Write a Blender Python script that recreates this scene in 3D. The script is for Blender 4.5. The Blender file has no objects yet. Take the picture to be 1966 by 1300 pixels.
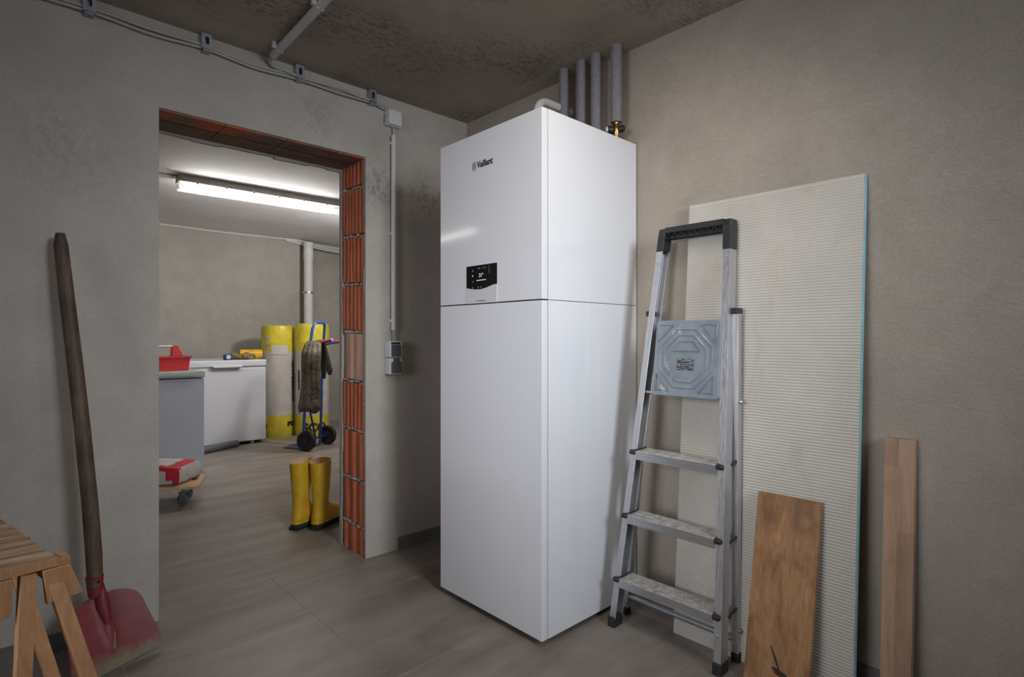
import bpy, bmesh, math, random
from mathutils import Vector, Matrix, noise as mnoise
random.seed(7)
C = bpy.context.scene.collection
S = bpy.context.scene
PI = math.pi
V = Vector

# ------------------------------------------------------------------ camera, light, exposure
# room axes: wall_left (with the doorway) is the plane y = 2.48, wall_right is x = 1.974
CAMZ, FPX = 1.079, 1076.0
YAW = math.atan2(1149, 1076)
cam = bpy.data.cameras.new('camera')
cam.sensor_width = 36.0
cam.lens = 36.0 * FPX / 1966
cam.shift_y = -(650 - 648) / 1966
cam.clip_start = 0.02
camo = bpy.data.objects.new('camera', cam); C.objects.link(camo)
camo.location = (0, 0, CAMZ)
camo.rotation_euler = (PI / 2, 0, YAW - PI / 2)
S.camera = camo

w = bpy.data.worlds.new('world'); S.world = w; w.use_nodes = True
w.node_tree.nodes['Background'].inputs[0].default_value = (0.85, 0.9, 1.0, 1)
w.node_tree.nodes['Background'].inputs[1].default_value = 1.4

def area(name, loc, target, sx, sy, power, col, spread=180):
    l = bpy.data.lights.new(name, 'AREA'); l.shape = 'RECTANGLE'; l.size = sx; l.size_y = sy
    l.energy = power; l.color = col; l.spread = math.radians(spread)
    o = bpy.data.objects.new(name, l); C.objects.link(o)
    o.location = loc
    o.rotation_euler = (V(target) - V(loc)).to_track_quat('-Z', 'Y').to_euler()
    return o
area('softbox_right', (1.00, -1.35, 1.95), (1.33, 2.0, 1.05), 0.7, 0.9, 8.7, (0.84, 0.91, 1.0), 64)
area('ceiling_lamp', (1.13, 0.74, 2.20), (1.45, 1.35, 1.0), 0.40, 0.40, 3.6, (1.0, 0.90, 0.77), 140)
area('side_fill_light', (-1.6, 0.9, 1.4), (1.7, 1.3, 1.0), 1.0, 1.2, 5.4, (0.92, 0.93, 1.0), 58)  # unseen fill light added to brighten the cabinet front
area('second_room_light', (2.72, 4.5, 1.98), (2.4, 6.2, 0.8), 0.12, 0.25, 21.0, (1.0, 0.97, 0.93))

vs = S.view_settings
S.display_settings.display_device = 'sRGB'
vs.view_transform = 'Standard'; vs.look = 'None'; vs.exposure = 0.0; vs.gamma = 1.0
vs.use_curve_mapping = False

# ------------------------------------------------------------------ materials
class NT:
    def __init__(s, name):
        s.m = bpy.data.materials.new(name); s.m.use_nodes = True
        s.t = s.m.node_tree; s.b = s.t.nodes['Principled BSDF']
    def n(s, typ, **kw):
        nd = s.t.nodes.new(typ)
        for k, v in kw.items():
            if k in nd.inputs: nd.inputs[k].default_value = v
            else: setattr(nd, k, v)
        return nd
    def l(s, a, b): s.t.links.new(a, b)
    def coord(s, scale=(1, 1, 1), world=True, rot=(0, 0, 0), loc=(0, 0, 0)):
        mp = s.n('ShaderNodeMapping'); mp.inputs['Scale'].default_value = scale
        mp.inputs['Rotation'].default_value = rot; mp.inputs['Location'].default_value = loc
        if world: s.l(s.n('ShaderNodeNewGeometry').outputs['Position'], mp.inputs[0])
        else: s.l(s.n('ShaderNodeTexCoord').outputs['Object'], mp.inputs[0])
        return mp.outputs[0]
    def noise(s, vec, scale, detail=4, rough=0.55, dist=0.0):
        nd = s.n('ShaderNodeTexNoise'); nd.inputs['Scale'].default_value = scale
        nd.inputs['Detail'].default_value = detail; nd.inputs['Roughness'].default_value = rough
        nd.inputs['Distortion'].default_value = dist
        s.l(vec, nd.inputs['Vector']); return nd.outputs['Fac']
    def ramp(s, fac, stops):
        r = s.n('ShaderNodeValToRGB'); e = r.color_ramp.elements
        while len(e) < len(stops): e.new(0.5)
        for q, (p, c) in zip(e, stops):
            q.position = p; q.color = (c[0], c[1], c[2], 1) if isinstance(c, tuple) else (c, c, c, 1)
        s.l(fac, r.inputs[0]); return r.outputs[0]
    def mix(s, fac, a, b, mode='MIX'):
        m = s.n('ShaderNodeMix', data_type='RGBA', blend_type=mode)
        for i, v in ((0, fac), (6, a), (7, b)):
            if isinstance(v, (int, float)): m.inputs[i].default_value = v
            elif isinstance(v, tuple): m.inputs[i].default_value = (*v, 1)
            else: s.l(v, m.inputs[i])
        return m.outputs[2]
    def math(s, op, a, b=0.0):
        m = s.n('ShaderNodeMath', operation=op)
        for i, v in ((0, a), (1, b)):
            if isinstance(v, (int, float)): m.inputs[i].default_value = v
            else: s.l(v, m.inputs[i])
        return m.outputs[0]
    def bump(s, h, strength, dist=0.01, prev=None):
        b = s.n('ShaderNodeBump'); b.inputs['Strength'].default_value = strength
        b.inputs['Distance'].default_value = dist; s.l(h, b.inputs['Height'])
        if prev: s.l(prev, b.inputs['Normal'])
        s.l(b.outputs[0], s.b.inputs['Normal']); return b.outputs[0]
    def col(s, c):
        if isinstance(c, tuple): s.b.inputs['Base Color'].default_value = (*c, 1)
        else: s.l(c, s.b.inputs['Base Color'])
    def set(s, rough=None, metal=None, coat=None, emit=None, es=1.0):
        if rough is not None: s.b.inputs['Roughness'].default_value = rough
        if metal is not None: s.b.inputs['Metallic'].default_value = metal
        if coat: s.b.inputs['Coat Weight'].default_value = coat; s.b.inputs['Coat Roughness'].default_value = 0.07
        if emit: s.b.inputs['Emission Color'].default_value = (*emit, 1); s.b.inputs['Emission Strength'].default_value = es
        return s.m

def plain(name, c, rough=0.5, metal=0.0, var=0.12, scale=12, bump=0.0, coat=0.0, world=False):
    n = NT(name)
    co = n.coord(world=world)
    f = n.noise(co, scale, 5)
    lo = tuple(max(0, x * (1 - var)) for x in c); hi = tuple(min(1, x * (1 + var)) for x in c)
    n.col(n.ramp(f, [(0.3, lo), (0.7, hi)]))
    if bump: n.bump(n.noise(co, scale * 8, 3), bump, 0.003)
    return n.set(rough, metal, coat)

def plaster(name, c1, c2, trowel_axis, stain=None, rough_=False):
    n = NT(name)
    co = n.coord()
    big = n.noise(co, 1.3, 5, 0.6)
    mid = n.noise(co, 6.0, 6, 0.62, 0.6)
    fac = n.math('ADD', n.math('MULTIPLY', big, 0.6), n.math('MULTIPLY', mid, 0.4))
    colr = n.ramp(fac, [(0.36, c2), (0.62, c1)])
    # dark scratchy trowel marks
    st = n.noise(n.coord((1.2, 1.2, 3.5), rot=(0.3, 0.4, 0.2)), 9, 8, 0.72, 1.2)
    mk = n.ramp(st, [(0.60, 0.0), (0.74, 1.0)])
    mk2 = n.ramp(n.noise(co, 2.1, 3), [(0.5, 0.0), (0.7, 1.0)])
    k = n.math('MULTIPLY', n.math('MULTIPLY', mk, mk2), 0.35)
    colr = n.mix(k, colr, tuple(x * 0.55 for x in c2))
    if stain:
        tot = None
        for (p, r, amt) in stain:
            g = n.n('ShaderNodeNewGeometry')
            d = n.n('ShaderNodeVectorMath', operation='DISTANCE'); n.l(g.outputs['Position'], d.inputs[0])
            d.inputs[1].default_value = p
            a = n.ramp(n.math('DIVIDE', d.outputs['Value'], r), [(0.25, amt), (1.0, 0.0)])
            tot = a if tot is None else n.math('MAXIMUM', tot, a)
        sp = n.ramp(n.noise(n.coord((1, 1, 0.7)), 42, 6, 0.7, 0.8), [(0.45, 0.1), (0.6, 1.0)])
        colr = n.mix(n.math('MULTIPLY', tot, sp), colr, (0.10, 0.085, 0.07))
    grain = n.noise(co, 210, 4, 0.75)
    gv = n.ramp(grain, [(0.34, 0.86), (0.64, 1.06)])
    colr = n.mix(1.0, colr, gv, 'MULTIPLY')
    n.col(colr)
    arcs = n.noise(n.coord((0.8, 0.8, 2.2), rot=trowel_axis), 30, 6, 0.7, 2.2)
    b = n.bump(grain, 0.7 if rough_ else 0.4, 0.004)
    b = n.bump(arcs, 0.55 if rough_ else 0.32, 0.008, b)
    return n.set(0.9)

M = {}
M['plaster_left'] = plaster('grey_plaster', (0.56, 0.51, 0.455), (0.45, 0.408, 0.360), (0.1, 0.5, 0.2),
    [((1.42, 2.48, 1.83), 0.16, 0.5), ((1.69, 2.48, 1.82), 0.17, 0.55), ((1.10, 2.48, 2.09), 0.12, 0.3), ((0.20, 2.48, 1.75), 0.25, 0.2)])
M['plaster_right'] = plaster('beige_plaster', (0.51, 0.445, 0.372), (0.42, 0.364, 0.300), (0.9, 0.1, 0.3), rough_=True)
M['plaster_back'] = plaster('grey_plaster_far', (0.44, 0.41, 0.375), (0.34, 0.315, 0.285), (0.2, 0.2, 0.2))
M['mortar'] = plain('mortar', (0.56, 0.52, 0.47), 0.95, var=0.3, scale=25, bump=0.8)

n = NT('concrete_ceiling')
co = n.coord()
f = n.noise(co, 1.6, 6, 0.62, 0.4)
c = n.ramp(f, [(0.35, (0.33, 0.28, 0.23)), (0.65, (0.46, 0.395, 0.325))])
pk = n.ramp(n.noise(n.coord((1, 2.2, 1)), 34, 6, 0.72, 0.5), [(0.50, 0.0), (0.62, 1.0)])
pm = n.ramp(n.noise(co, 1.9, 3), [(0.46, 0.0), (0.62, 1.0)])
pp = n.math('MULTIPLY', pk, pm)
n.col(n.mix(n.math('MULTIPLY', pp, 0.7), c, (0.10, 0.078, 0.06)))
b = n.bump(n.noise(co, 120, 4), 0.3, 0.003)
n.bump(pp, 0.6, 0.008, b)
M['ceiling'] = n.set(0.9)
M['ceiling_far'] = plain('pale_ceiling', (0.80, 0.79, 0.83), 0.85, var=0.06, scale=2.5, bump=0.15, world=True)

n = NT('stone_tile')
co = n.coord((0.55, 2.6, 1), loc=(0.3, 0.1, 0))
f = n.noise(co, 2.4, 7, 0.6, 0.5)
f2 = n.noise(n.coord(), 9, 6, 0.7)
oi = n.n('ShaderNodeObjectInfo')
ff = n.math('ADD', n.math('ADD', n.math('MULTIPLY', f, 0.72), n.math('MULTIPLY', f2, 0.28)), n.math('MULTIPLY', n.math('SUBTRACT', oi.outputs['Random'], 0.5), 0.06))
n.col(n.ramp(ff, [(0.34, (0.170, 0.138, 0.118)), (0.52, (0.255, 0.218, 0.188)), (0.70, (0.335, 0.295, 0.258))]))
n.bump(f2, 0.12, 0.002)
n.l(n.ramp(f2, [(0.3, 0.36), (0.7, 0.52)]), n.b.inputs['Roughness'])
M['tile'] = n.m
M['grout'] = plain('grout', (0.40, 0.355, 0.31), 0.9, var=0.1, scale=30, world=True)
M['skirting'] = plain('skirting_tile', (0.17, 0.155, 0.15), 0.5, var=0.15, scale=6, world=True)

M['white_gloss'] = plain('white_lacquered_steel', (0.78, 0.79, 0.82), 0.10, var=0.01, scale=2, coat=0.35)
M['white_plastic'] = plain('white_plastic', (0.66, 0.66, 0.66), 0.4, var=0.04)
M['white_appliance'] = plain('white_enamel', (0.66, 0.66, 0.71), 0.35, var=0.03, scale=2)
M['shaded_appliance'] = plain('shaded_enamel', (0.42, 0.42, 0.48), 0.4, var=0.04, scale=2)  # the front freezer's shade is put into this grey colour
M['grey_trim'] = plain('grey_green_trim', (0.36, 0.39, 0.35), 0.4, var=0.04)
M['cable'] = plain('cable_grey', (0.42, 0.41, 0.39), 0.5, var=0.06)
M['conduit'] = plain('conduit_grey', (0.60, 0.60, 0.60), 0.45, var=0.05)
M['dark_gap'] = plain('dark_gap', (0.02, 0.02, 0.022), 0.6)
M['zinc'] = plain('zinc_steel', (0.42, 0.44, 0.47), 0.4, metal=0.85, var=0.15, scale=40)
M['switch_grey'] = plain('switch_grey', (0.085, 0.085, 0.10), 0.45, var=0.05)
M['foam'] = plain('grey_foam_lagging', (0.20, 0.195, 0.21), 0.85, var=0.12, scale=60, bump=0.4)
M['brass'] = plain('brass', (0.55, 0.36, 0.13), 0.28, metal=1.0, var=0.15, scale=30)
M['copper'] = plain('copper', (0.62, 0.30, 0.18), 0.3, metal=1.0, var=0.1)
M['black_plastic'] = plain('black_plastic', (0.02, 0.02, 0.022), 0.42, var=0.3, scale=30)
M['black_rubber'] = plain('black_rubber', (0.022, 0.021, 0.02), 0.75, var=0.4, scale=40, bump=0.3)
M['cream_pipe'] = plain('cream_plastic_pipe', (0.62, 0.60, 0.54), 0.38, var=0.05)
M['screen'] = plain('black_glass', (0.008, 0.008, 0.009), 0.06, var=0.1)
M['print'] = plain('black_print', (0.02, 0.02, 0.025), 0.5)
M['silver'] = plain('silver_panel', (0.66, 0.66, 0.69), 0.3, var=0.01)
n = NT('lit_symbols'); n.col((0.5, 0.5, 0.5)); M['lit'] = n.set(0.5, emit=(0.85, 0.92, 1.0), es=0.55)
n = NT('lit_symbols_dim'); n.col((0.2, 0.2, 0.2)); M['lit_dim'] = n.set(0.5, emit=(0.6, 0.75, 0.7), es=0.06)

# aluminium, brushed lengthwise with paint spots
n = NT('aluminium')
f = n.noise(n.coord((60, 60, 2), world=False), 4, 4)
sp = n.ramp(n.noise(n.coord(world=False), 55, 4, 0.7), [(0.66, 0.0), (0.70, 1.0)])
n.col(n.mix(sp, n.ramp(f, [(0.3, (0.50, 0.50, 0.515)), (0.7, (0.62, 0.62, 0.635))]), (0.7, 0.68, 0.64)))
n.l(n.ramp(f, [(0.3, 0.30), (0.7, 0.42)]), n.b.inputs['Roughness'])
M['alu'] = n.set(metal=0.85)
n = NT('aluminium_crosswise')
f = n.noise(n.coord((60, 2, 60), world=False), 4, 4)
n.col(n.ramp(f, [(0.3, (0.44, 0.44, 0.45)), (0.7, (0.62, 0.62, 0.63))]))
M['alu_cross'] = n.set(0.34, 0.85)
n = NT('dusty_tread')
f = n.noise(n.coord((1, 1, 1)), 38, 6, 0.7)
n.col(n.ramp(f, [(0.35, (0.34, 0.33, 0.31)), (0.55, (0.58, 0.55, 0.50)), (0.68, (0.74, 0.70, 0.62))]))
M['tread'] = n.set(0.6, 0.3)
n = NT('platform_plastic')
f = n.noise(n.coord(), 14, 6, 0.65)
sp = n.ramp(n.noise(n.coord(), 26, 5, 0.65), [(0.63, 0.0), (0.68, 1.0)])
n.col(n.mix(sp, n.ramp(f, [(0.3, (0.20, 0.235, 0.27)), (0.7, (0.29, 0.325, 0.36))]), (0.55, 0.55, 0.50)))
M['platform'] = n.set(0.32, 0.1)
n = NT('worn_label')
f = n.noise(n.coord((3, 1, 6)), 60, 3, 0.6)
n.col(n.ramp(f, [(0.48, (0.03, 0.03, 0.035)), (0.58, (0.30, 0.31, 0.33))]))
M['label'] = n.set(0.5)

# board
n = NT('cement_coated_board')
f = n.noise(n.coord((1, 1, 1)), 3.0, 5, 0.6)
st = n.ramp(n.noise(n.coord((1, 3, 1.2)), 3.6, 6, 0.66, 0.6), [(0.56, 0.0), (0.72, 1.0)])
base = n.ramp(f, [(0.3, (0.50, 0.47, 0.415)), (0.7, (0.60, 0.565, 0.505))])
n.col(n.mix(n.math('MULTIPLY', st, 0.55), base, (0.50, 0.42, 0.27)))
n.bump(n.noise(n.coord((1, 1, 1)), 220, 3), 0.4, 0.002)
M['board'] = n.set(0.8)
M['blue_foam'] = plain('blue_foam_core', (0.27, 0.50, 0.55), 0.7, var=0.15, scale=20)
M['board_edge'] = plain('board_edge', (0.50, 0.44, 0.34), 0.85, var=0.2, scale=20)

def wood(name, dark, mid, light, scale=(7, 7, 0.8), world=False, ns=3.0, rough=0.6, blotch=0.35, rot=(0, 0, 0)):
    n = NT(name)
    co = n.coord(scale, world=world, rot=rot)
    f = n.noise(co, ns, 6, 0.62, 0.9)
    fine = n.noise(n.coord(tuple(s * 6 for s in scale), world=world, rot=rot), ns, 4, 0.6)
    bl = n.noise(n.coord(world=world), 5.0, 5, 0.62)
    x = n.math('ADD', n.math('MULTIPLY', f, 0.7), n.math('MULTIPLY', fine, 0.3))
    cc = n.ramp(x, [(0.34, dark), (0.5, mid), (0.66, light)])
    n.col(n.mix(n.math('MULTIPLY', n.ramp(bl, [(0.45, 0.0), (0.65, 1.0)]), blotch), cc, tuple(q * 0.6 for q in dark)))
    n.bump(fine, 0.15, 0.002)
    return n.set(rough)
M['wood_board'] = wood('rough_spruce', (0.20, 0.095, 0.038), (0.37, 0.185, 0.075), (0.48, 0.265, 0.115), blotch=0.75)
M['wood_beech'] = wood('light_beech', (0.33, 0.20, 0.125), (0.44, 0.28, 0.18), (0.50, 0.33, 0.22), blotch=0.12)
M['wood_beech2'] = wood('pinkish_beech', (0.27, 0.155, 0.095), (0.39, 0.24, 0.155), (0.46, 0.30, 0.20), blotch=0.2)
M['wood_handle'] = wood('old_ash_handle', (0.040, 0.026, 0.018), (0.105, 0.066, 0.042), (0.17, 0.11, 0.07), scale=(14, 14, 1.2), blotch=0.8)
M['wood_horse'] = wood('pine', (0.36, 0.165, 0.07), (0.50, 0.255, 0.115), (0.60, 0.34, 0.17), scale=(10, 10, 1.0), blotch=0.12)
M['wood_dolly'] = wood('dolly_ply', (0.42, 0.24, 0.13), (0.52, 0.32, 0.18), (0.60, 0.40, 0.24), scale=(3, 8, 8), blotch=0.1)
M['knot'] = plain('knot', (0.035, 0.018, 0.01), 0.7, var=0.5, scale=60)
# sawhorse top: paint streaks and saw marks
n = NT('worn_paint_streaked_top')
f = n.noise(n.coord((2.0, 22, 1), rot=(0, 0, 0.25)), 2.2, 5, 0.6, 0.5)
n.col(n.ramp(f, [(0.34, (0.15, 0.085, 0.05)), (0.47, (0.30, 0.185, 0.11)), (0.56, (0.46, 0.27, 0.14)), (0.62, (0.44, 0.42, 0.40)), (0.72, (0.50, 0.50, 0.50))]))
n.bump(f, 0.5, 0.004)
M['horse_top'] = n.set(0.65)

def brickmat(name, a, b_, scale=10):
    n = NT(name)
    f = n.noise(n.coord((1, 1, 0.5)), scale, 6, 0.65)
    n.col(n.ramp(f, [(0.3, a), (0.68, b_)]))
    n.bump(n.noise(n.coord(), 140, 3), 0.4, 0.003)
    return n.set(0.85)
M['brick'] = brickmat('red_clay', (0.54, 0.145, 0.072), (0.72, 0.235, 0.125))
M['brick_pale'] = brickmat('pale_clay', (0.78, 0.46, 0.33), (0.90, 0.62, 0.47))
n = NT('lintel_clay')
f = n.noise(n.coord((1.0, 2, 2)), 3.2, 6, 0.6, 0.1)
n.col(n.ramp(f, [(0.42, (0.17, 0.125, 0.10)), (0.55, (0.24, 0.155, 0.115)), (0.64, (0.55, 0.14, 0.07))]))
n.bump(n.noise(n.coord(), 60, 4), 0.4, 0.004)
M['lintel'] = n.set(0.85)

M['red_paint'] = None
n = NT('worn_red_paint')
f = n.noise(n.coord(), 11, 7, 0.7)
g = n.n('ShaderNodeSeparateXYZ'); n.l(n.n('ShaderNodeNewGeometry').outputs['Position'], g.inputs[0])
low = n.math('ADD', n.math('MULTIPLY', g.outputs[2], -9.0), n.math('ADD', n.math('MULTIPLY', f, 1.2), 0.10))
base = n.ramp(f, [(0.3, (0.13, 0.017, 0.022)), (0.7, (0.26, 0.032, 0.038))])
n.col(n.mix(n.ramp(low, [(0.18, 0.0), (0.55, 1.0)]), base, (0.20, 0.165, 0.10)))
M['red_paint'] = n.set(0.5)
M['blade_groove'] = plain('bare_blade_steel', (0.16, 0.13, 0.125), 0.55, metal=0.3, var=0.3, scale=30)
M['red_plastic'] = plain('red_plastic', (0.62, 0.035, 0.045), 0.35, var=0.08)
M['blue_steel'] = plain('blue_steel', (0.018, 0.085, 0.36), 0.35, var=0.2, scale=20, coat=0.3)
M['blue_steel_dark'] = plain('dark_blue_steel', (0.025, 0.035, 0.11), 0.4, var=0.2, scale=20)
M['red_grip'] = plain('red_grip', (0.42, 0.07, 0.075), 0.5, var=0.2, scale=30)
M['pale_cap'] = plain('pale_cap', (0.6, 0.35, 0.34), 0.5)
n = NT('yellow_rubber')
f = n.noise(n.coord(world=False), 9, 6, 0.65)
dirt = n.ramp(n.noise(n.coord((1, 1, 0.6), world=False), 13, 6, 0.7), [(0.55, 0.0), (0.7, 1.0)])
n.col(n.mix(n.math('MULTIPLY', dirt, 0.55), n.ramp(f, [(0.3, (0.62, 0.36, 0.02)), (0.7, (0.76, 0.50, 0.035))]), (0.28, 0.14, 0.03)))
M['yellow_rubber'] = n.set(0.33)
M['boot_lining'] = plain('pink_lining', (0.74, 0.48, 0.36), 0.8)
M['yellow_film'] = plain('yellow_film', (0.60, 0.50, 0.045), 0.3, var=0.22, scale=9, bump=0.4)
M['white_film'] = plain('white_film', (0.50, 0.46, 0.43), 0.32, var=0.12, scale=8, bump=0.5)
M['yellow_roll'] = plain('yellow_foil_roll', (0.75, 0.43, 0.02), 0.3, var=0.2, scale=14)
M['glove'] = plain('khaki_glove', (0.20, 0.16, 0.06), 0.8, var=0.5, scale=30)
M['blue_case'] = plain('blue_case', (0.02, 0.05, 0.2), 0.3, var=0.3, scale=30)
n = NT('jacket_cloth')
f = n.noise(n.coord(), 16, 6, 0.65, 0.6)
n.col(n.ramp(f, [(0.35, (0.055, 0.042, 0.03)), (0.7, (0.15, 0.12, 0.09))]))
n.bump(n.noise(n.coord((1, 1, 1)), 22, 5, 0.6, 0.8), 0.6, 0.02)
M['jacket'] = n.set(0.42)
M['jacket_dark'] = plain('dark_jacket_cloth', (0.028, 0.025, 0.024), 0.45, var=0.5, scale=16, bump=0.5)
M['paper'] = None
n = NT('printed_paper')
f = n.noise(n.coord((1, 1, 1)), 45, 5, 0.75)
n.col(n.ramp(f, [(0.34, (0.34, 0.32, 0.31)), (0.42, (0.50, 0.48, 0.455)), (0.6, (0.56, 0.54, 0.51))]))
n.bump(n.noise(n.coord(), 14, 4), 0.4, 0.01)
M['paper'] = n.set(0.7)
M['red_print'] = plain('red_print', (0.50, 0.025, 0.035), 0.55, var=0.1)
M['dark_pipe'] = plain('grey_tube', (0.11, 0.11, 0.12), 0.6, var=0.1)
M['lamp_body'] = plain('lamp_housing', (0.40, 0.39, 0.35), 0.5, var=0.05)
n = NT('fluorescent_tube'); n.col((0.9, 0.9, 0.9)); M['tube_on'] = n.set(0.5, emit=(1.0, 0.965, 0.89), es=44.0)
n = NT('clear_cover')
tr = n.n('ShaderNodeBsdfTransparent'); gl = n.n('ShaderNodeBsdfGlossy'); gl.inputs['Roughness'].default_value = 0.15
tr.inputs[0].default_value = (0.93, 0.93, 0.93, 1)
lw = n.n('ShaderNodeLayerWeight'); lw.inputs[0].default_value = 0.25
mx = n.n('ShaderNodeMixShader'); n.l(lw.outputs['Fresnel'], mx.inputs[0]); n.l(tr.outputs[0], mx.inputs[1]); n.l(gl.outputs[0], mx.inputs[2])
n.l(mx.outputs[0], n.t.nodes['Material Output'].inputs[0]); M['clear'] = n.m
n = NT('dim_fluorescent_tube'); n.col((0.9, 0.9, 0.9)); M['tube_dim'] = n.set(0.5, emit=(1.0, 0.965, 0.85), es=6.0)
M['clip_yellowed'] = plain('pale_clip', (0.6, 0.55, 0.42), 0.4)

# ------------------------------------------------------------------ mesh helpers
class MB:
    def __init__(s): s.bm = bmesh.new(); s.mi = 0
    def _add(s, vs, fs):
        b = [s.bm.verts.new(v) for v in vs]
        for f in fs:
            try: q = s.bm.faces.new([b[i] for i in f]); q.material_index = s.mi
            except ValueError: pass
        return b
    def box(s, a, b, M4=None, bevel=0.0, seg=2):
        x0, y0, z0 = (min(a[i], b[i]) for i in range(3)); x1, y1, z1 = (max(a[i], b[i]) for i in range(3))
        vs = [V(p) for p in ((x0, y0, z0), (x1, y0, z0), (x1, y1, z0), (x0, y1, z0), (x0, y0, z1), (x1, y0, z1), (x1, y1, z1), (x0, y1, z1))]
        if M4: vs = [M4 @ v for v in vs]
        b = s._add(vs, [(0, 3, 2, 1), (4, 5, 6, 7), (0, 1, 5, 4), (1, 2, 6, 5), (2, 3, 7, 6), (3, 0, 4, 7)])
        if bevel:
            ed = set(e for v in b for e in v.link_edges)
            bmesh.ops.bevel(s.bm, geom=list(ed), offset=bevel, segments=seg, affect='EDGES', profile=0.5)
        return s
    def tube(s, pts, r, seg=12, cap=True, flat=None, closed=False):
        pts = [V(p) for p in pts]; n_ = len(pts)
        rr = r if isinstance(r, (list, tuple)) else [r] * n_
        rings = []; up = None
        for i, p in enumerate(pts):
            if closed: t = (pts[(i + 1) % n_] - pts[i - 1]).normalized()
            elif i == 0: t = (pts[1] - p).normalized()
            elif i == n_ - 1: t = (p - pts[-2]).normalized()
            else: t = ((pts[i + 1] - p).normalized() + (p - pts[i - 1]).normalized()).normalized()
            if up is None:
                up = V((0, 0, 1)) if abs(t.z) < 0.9 else V((1, 0, 0))
            a = (up - t * up.dot(t)).normalized(); b = t.cross(a); up = a
            rings.append([s.bm.verts.new(p + (a * math.cos(2 * PI * k / seg) + b * math.sin(2 * PI * k / seg)) * rr[i]) for k in range(seg)])
        rng = range(n_ if closed else n_ - 1)
        for i in rng:
            A, B = rings[i], rings[(i + 1) % n_]
            for k in range(seg):
                f = s.bm.faces.new([A[k], A[(k + 1) % seg], B[(k + 1) % seg], B[k]]); f.material_index = s.mi
        if cap and not closed:
            for R in (rings[0], rings[-1]):
                f = s.bm.faces.new(R); f.material_index = s.mi
        return s
    def lathe(s, prof, axis_o, axis_d, seg=24):
        d = V(axis_d).normalized(); a = V((0, 0, 1)) if abs(d.z) < 0.9 else V((1, 0, 0))
        a = (a - d * a.dot(d)).normalized(); b = d.cross(a); rings = []
        for (r, h) in prof:
            rings.append([s.bm.verts.new(V(axis_o) + d * h + (a * math.cos(2 * PI * k / seg) + b * math.sin(2 * PI * k / seg)) * max(r, 1e-4)) for k in range(seg)])
        for A, B in zip(rings, rings[1:]):
            for k in range(seg):
                f = s.bm.faces.new([A[k], A[(k + 1) % seg], B[(k + 1) % seg], B[k]]); f.material_index = s.mi
        for R in (rings[0], rings[-1]):
            f = s.bm.faces.new(R); f.material_index = s.mi
        return s
    def loft(s, rings, cap0=True, cap1=True):
        R = [[s.bm.verts.new(v) for v in r] for r in rings]
        k_ = len(R[0])
        for A, B in zip(R, R[1:]):
            for k in range(k_):
                f = s.bm.faces.new([A[k], A[(k + 1) % k_], B[(k + 1) % k_], B[k]]); f.material_index = s.mi
        if cap0: s.bm.faces.new(R[0]).material_index = s.mi
        if cap1: s.bm.faces.new(R[-1]).material_index = s.mi
        return s
    def prism(s, poly, f, t):
        """poly: 2D points; f maps (u, v, depth) to 3D; t: (d0, d1)"""
        a = [s.bm.verts.new(f(u, v, t[0])) for u, v in poly]; b = [s.bm.verts.new(f(u, v, t[1])) for u, v in poly]
        k_ = len(poly)
        s.bm.faces.new(a).material_index = s.mi; s.bm.faces.new(b).material_index = s.mi
        for k in range(k_):
            s.bm.faces.new([a[k], a[(k + 1) % k_], b[(k + 1) % k_], b[k]]).material_index = s.mi
        return s
    def build(s, name, mat, parent=None, smooth=False, local=False, auto=None, bevel=0):
        bmesh.ops.recalc_face_normals(s.bm, faces=s.bm.faces[:])
        inv = None
        if parent is not None and not local: inv = wm(parent).inverted()
        org = None
        if parent is None:
            # origin at the bottom centre of the thing
            xs = [v.co for v in s.bm.verts]
            org = V(((min(v.x for v in xs) + max(v.x for v in xs)) / 2, (min(v.y for v in xs) + max(v.y for v in xs)) / 2, min(v.z for v in xs)))
            inv = Matrix.Translation(-org)
        if inv is not None: bmesh.ops.transform(s.bm, matrix=inv, verts=s.bm.verts[:])
        me = bpy.data.meshes.new(name); s.bm.to_mesh(me); s.bm.free()
        for m in (mat if isinstance(mat, (list, tuple)) else [mat]): me.materials.append(M[m])
        if smooth:
            for p in me.polygons: p.use_smooth = True
            try: me.set_sharp_from_angle(angle=math.radians(auto or 40))
            except Exception: pass
        o = bpy.data.objects.new(name, me); C.objects.link(o)
        if parent is not None: o.parent = parent
        else: o.location = org
        if smooth and len(me.vertices) <= 120:
            wn = o.modifiers.new('weighted_normal', 'WEIGHTED_NORMAL'); wn.keep_sharp = True
        if bevel:
            bv = o.modifiers.new('bevel', 'BEVEL'); bv.width = bevel; bv.segments = 2; bv.limit_method = 'ANGLE'
            bv.angle_limit = math.radians(40)
        return o
def wm(o):
    m = Matrix.LocRotScale(o.location, o.rotation_euler.to_quaternion(), None)
    return m if o.parent is None else wm(o.parent) @ m
def tag(o, label=None, cat=None, group=None, kind=None):
    if label: o['label'] = label
    if cat: o['category'] = cat
    if group: o['group'] = group
    if kind: o['kind'] = kind
    return o
def thing(name, label, cat, loc, rz=0.0, group=None):
    o = bpy.data.objects.new(name, None); C.objects.link(o); o.empty_display_size = 0.05
    o.location = loc; o.rotation_euler = (0, 0, rz)
    return tag(o, label, cat, group)
def inst(src, name, loc, parent=None, rot=None):
    o = src.copy(); C.objects.link(o); o.name = name; o.parent = parent; o.location = loc
    if rot is not None: o.rotation_euler = rot
    return o
def frame(o, x, y, z=None):
    """matrix from origin and axes"""
    x = V(x).normalized(); y = V(y); y = (y - x * y.dot(x)).normalized(); z = x.cross(y)
    m = Matrix((x, y, z)).transposed().to_4x4(); m.translation = V(o); return m
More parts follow.
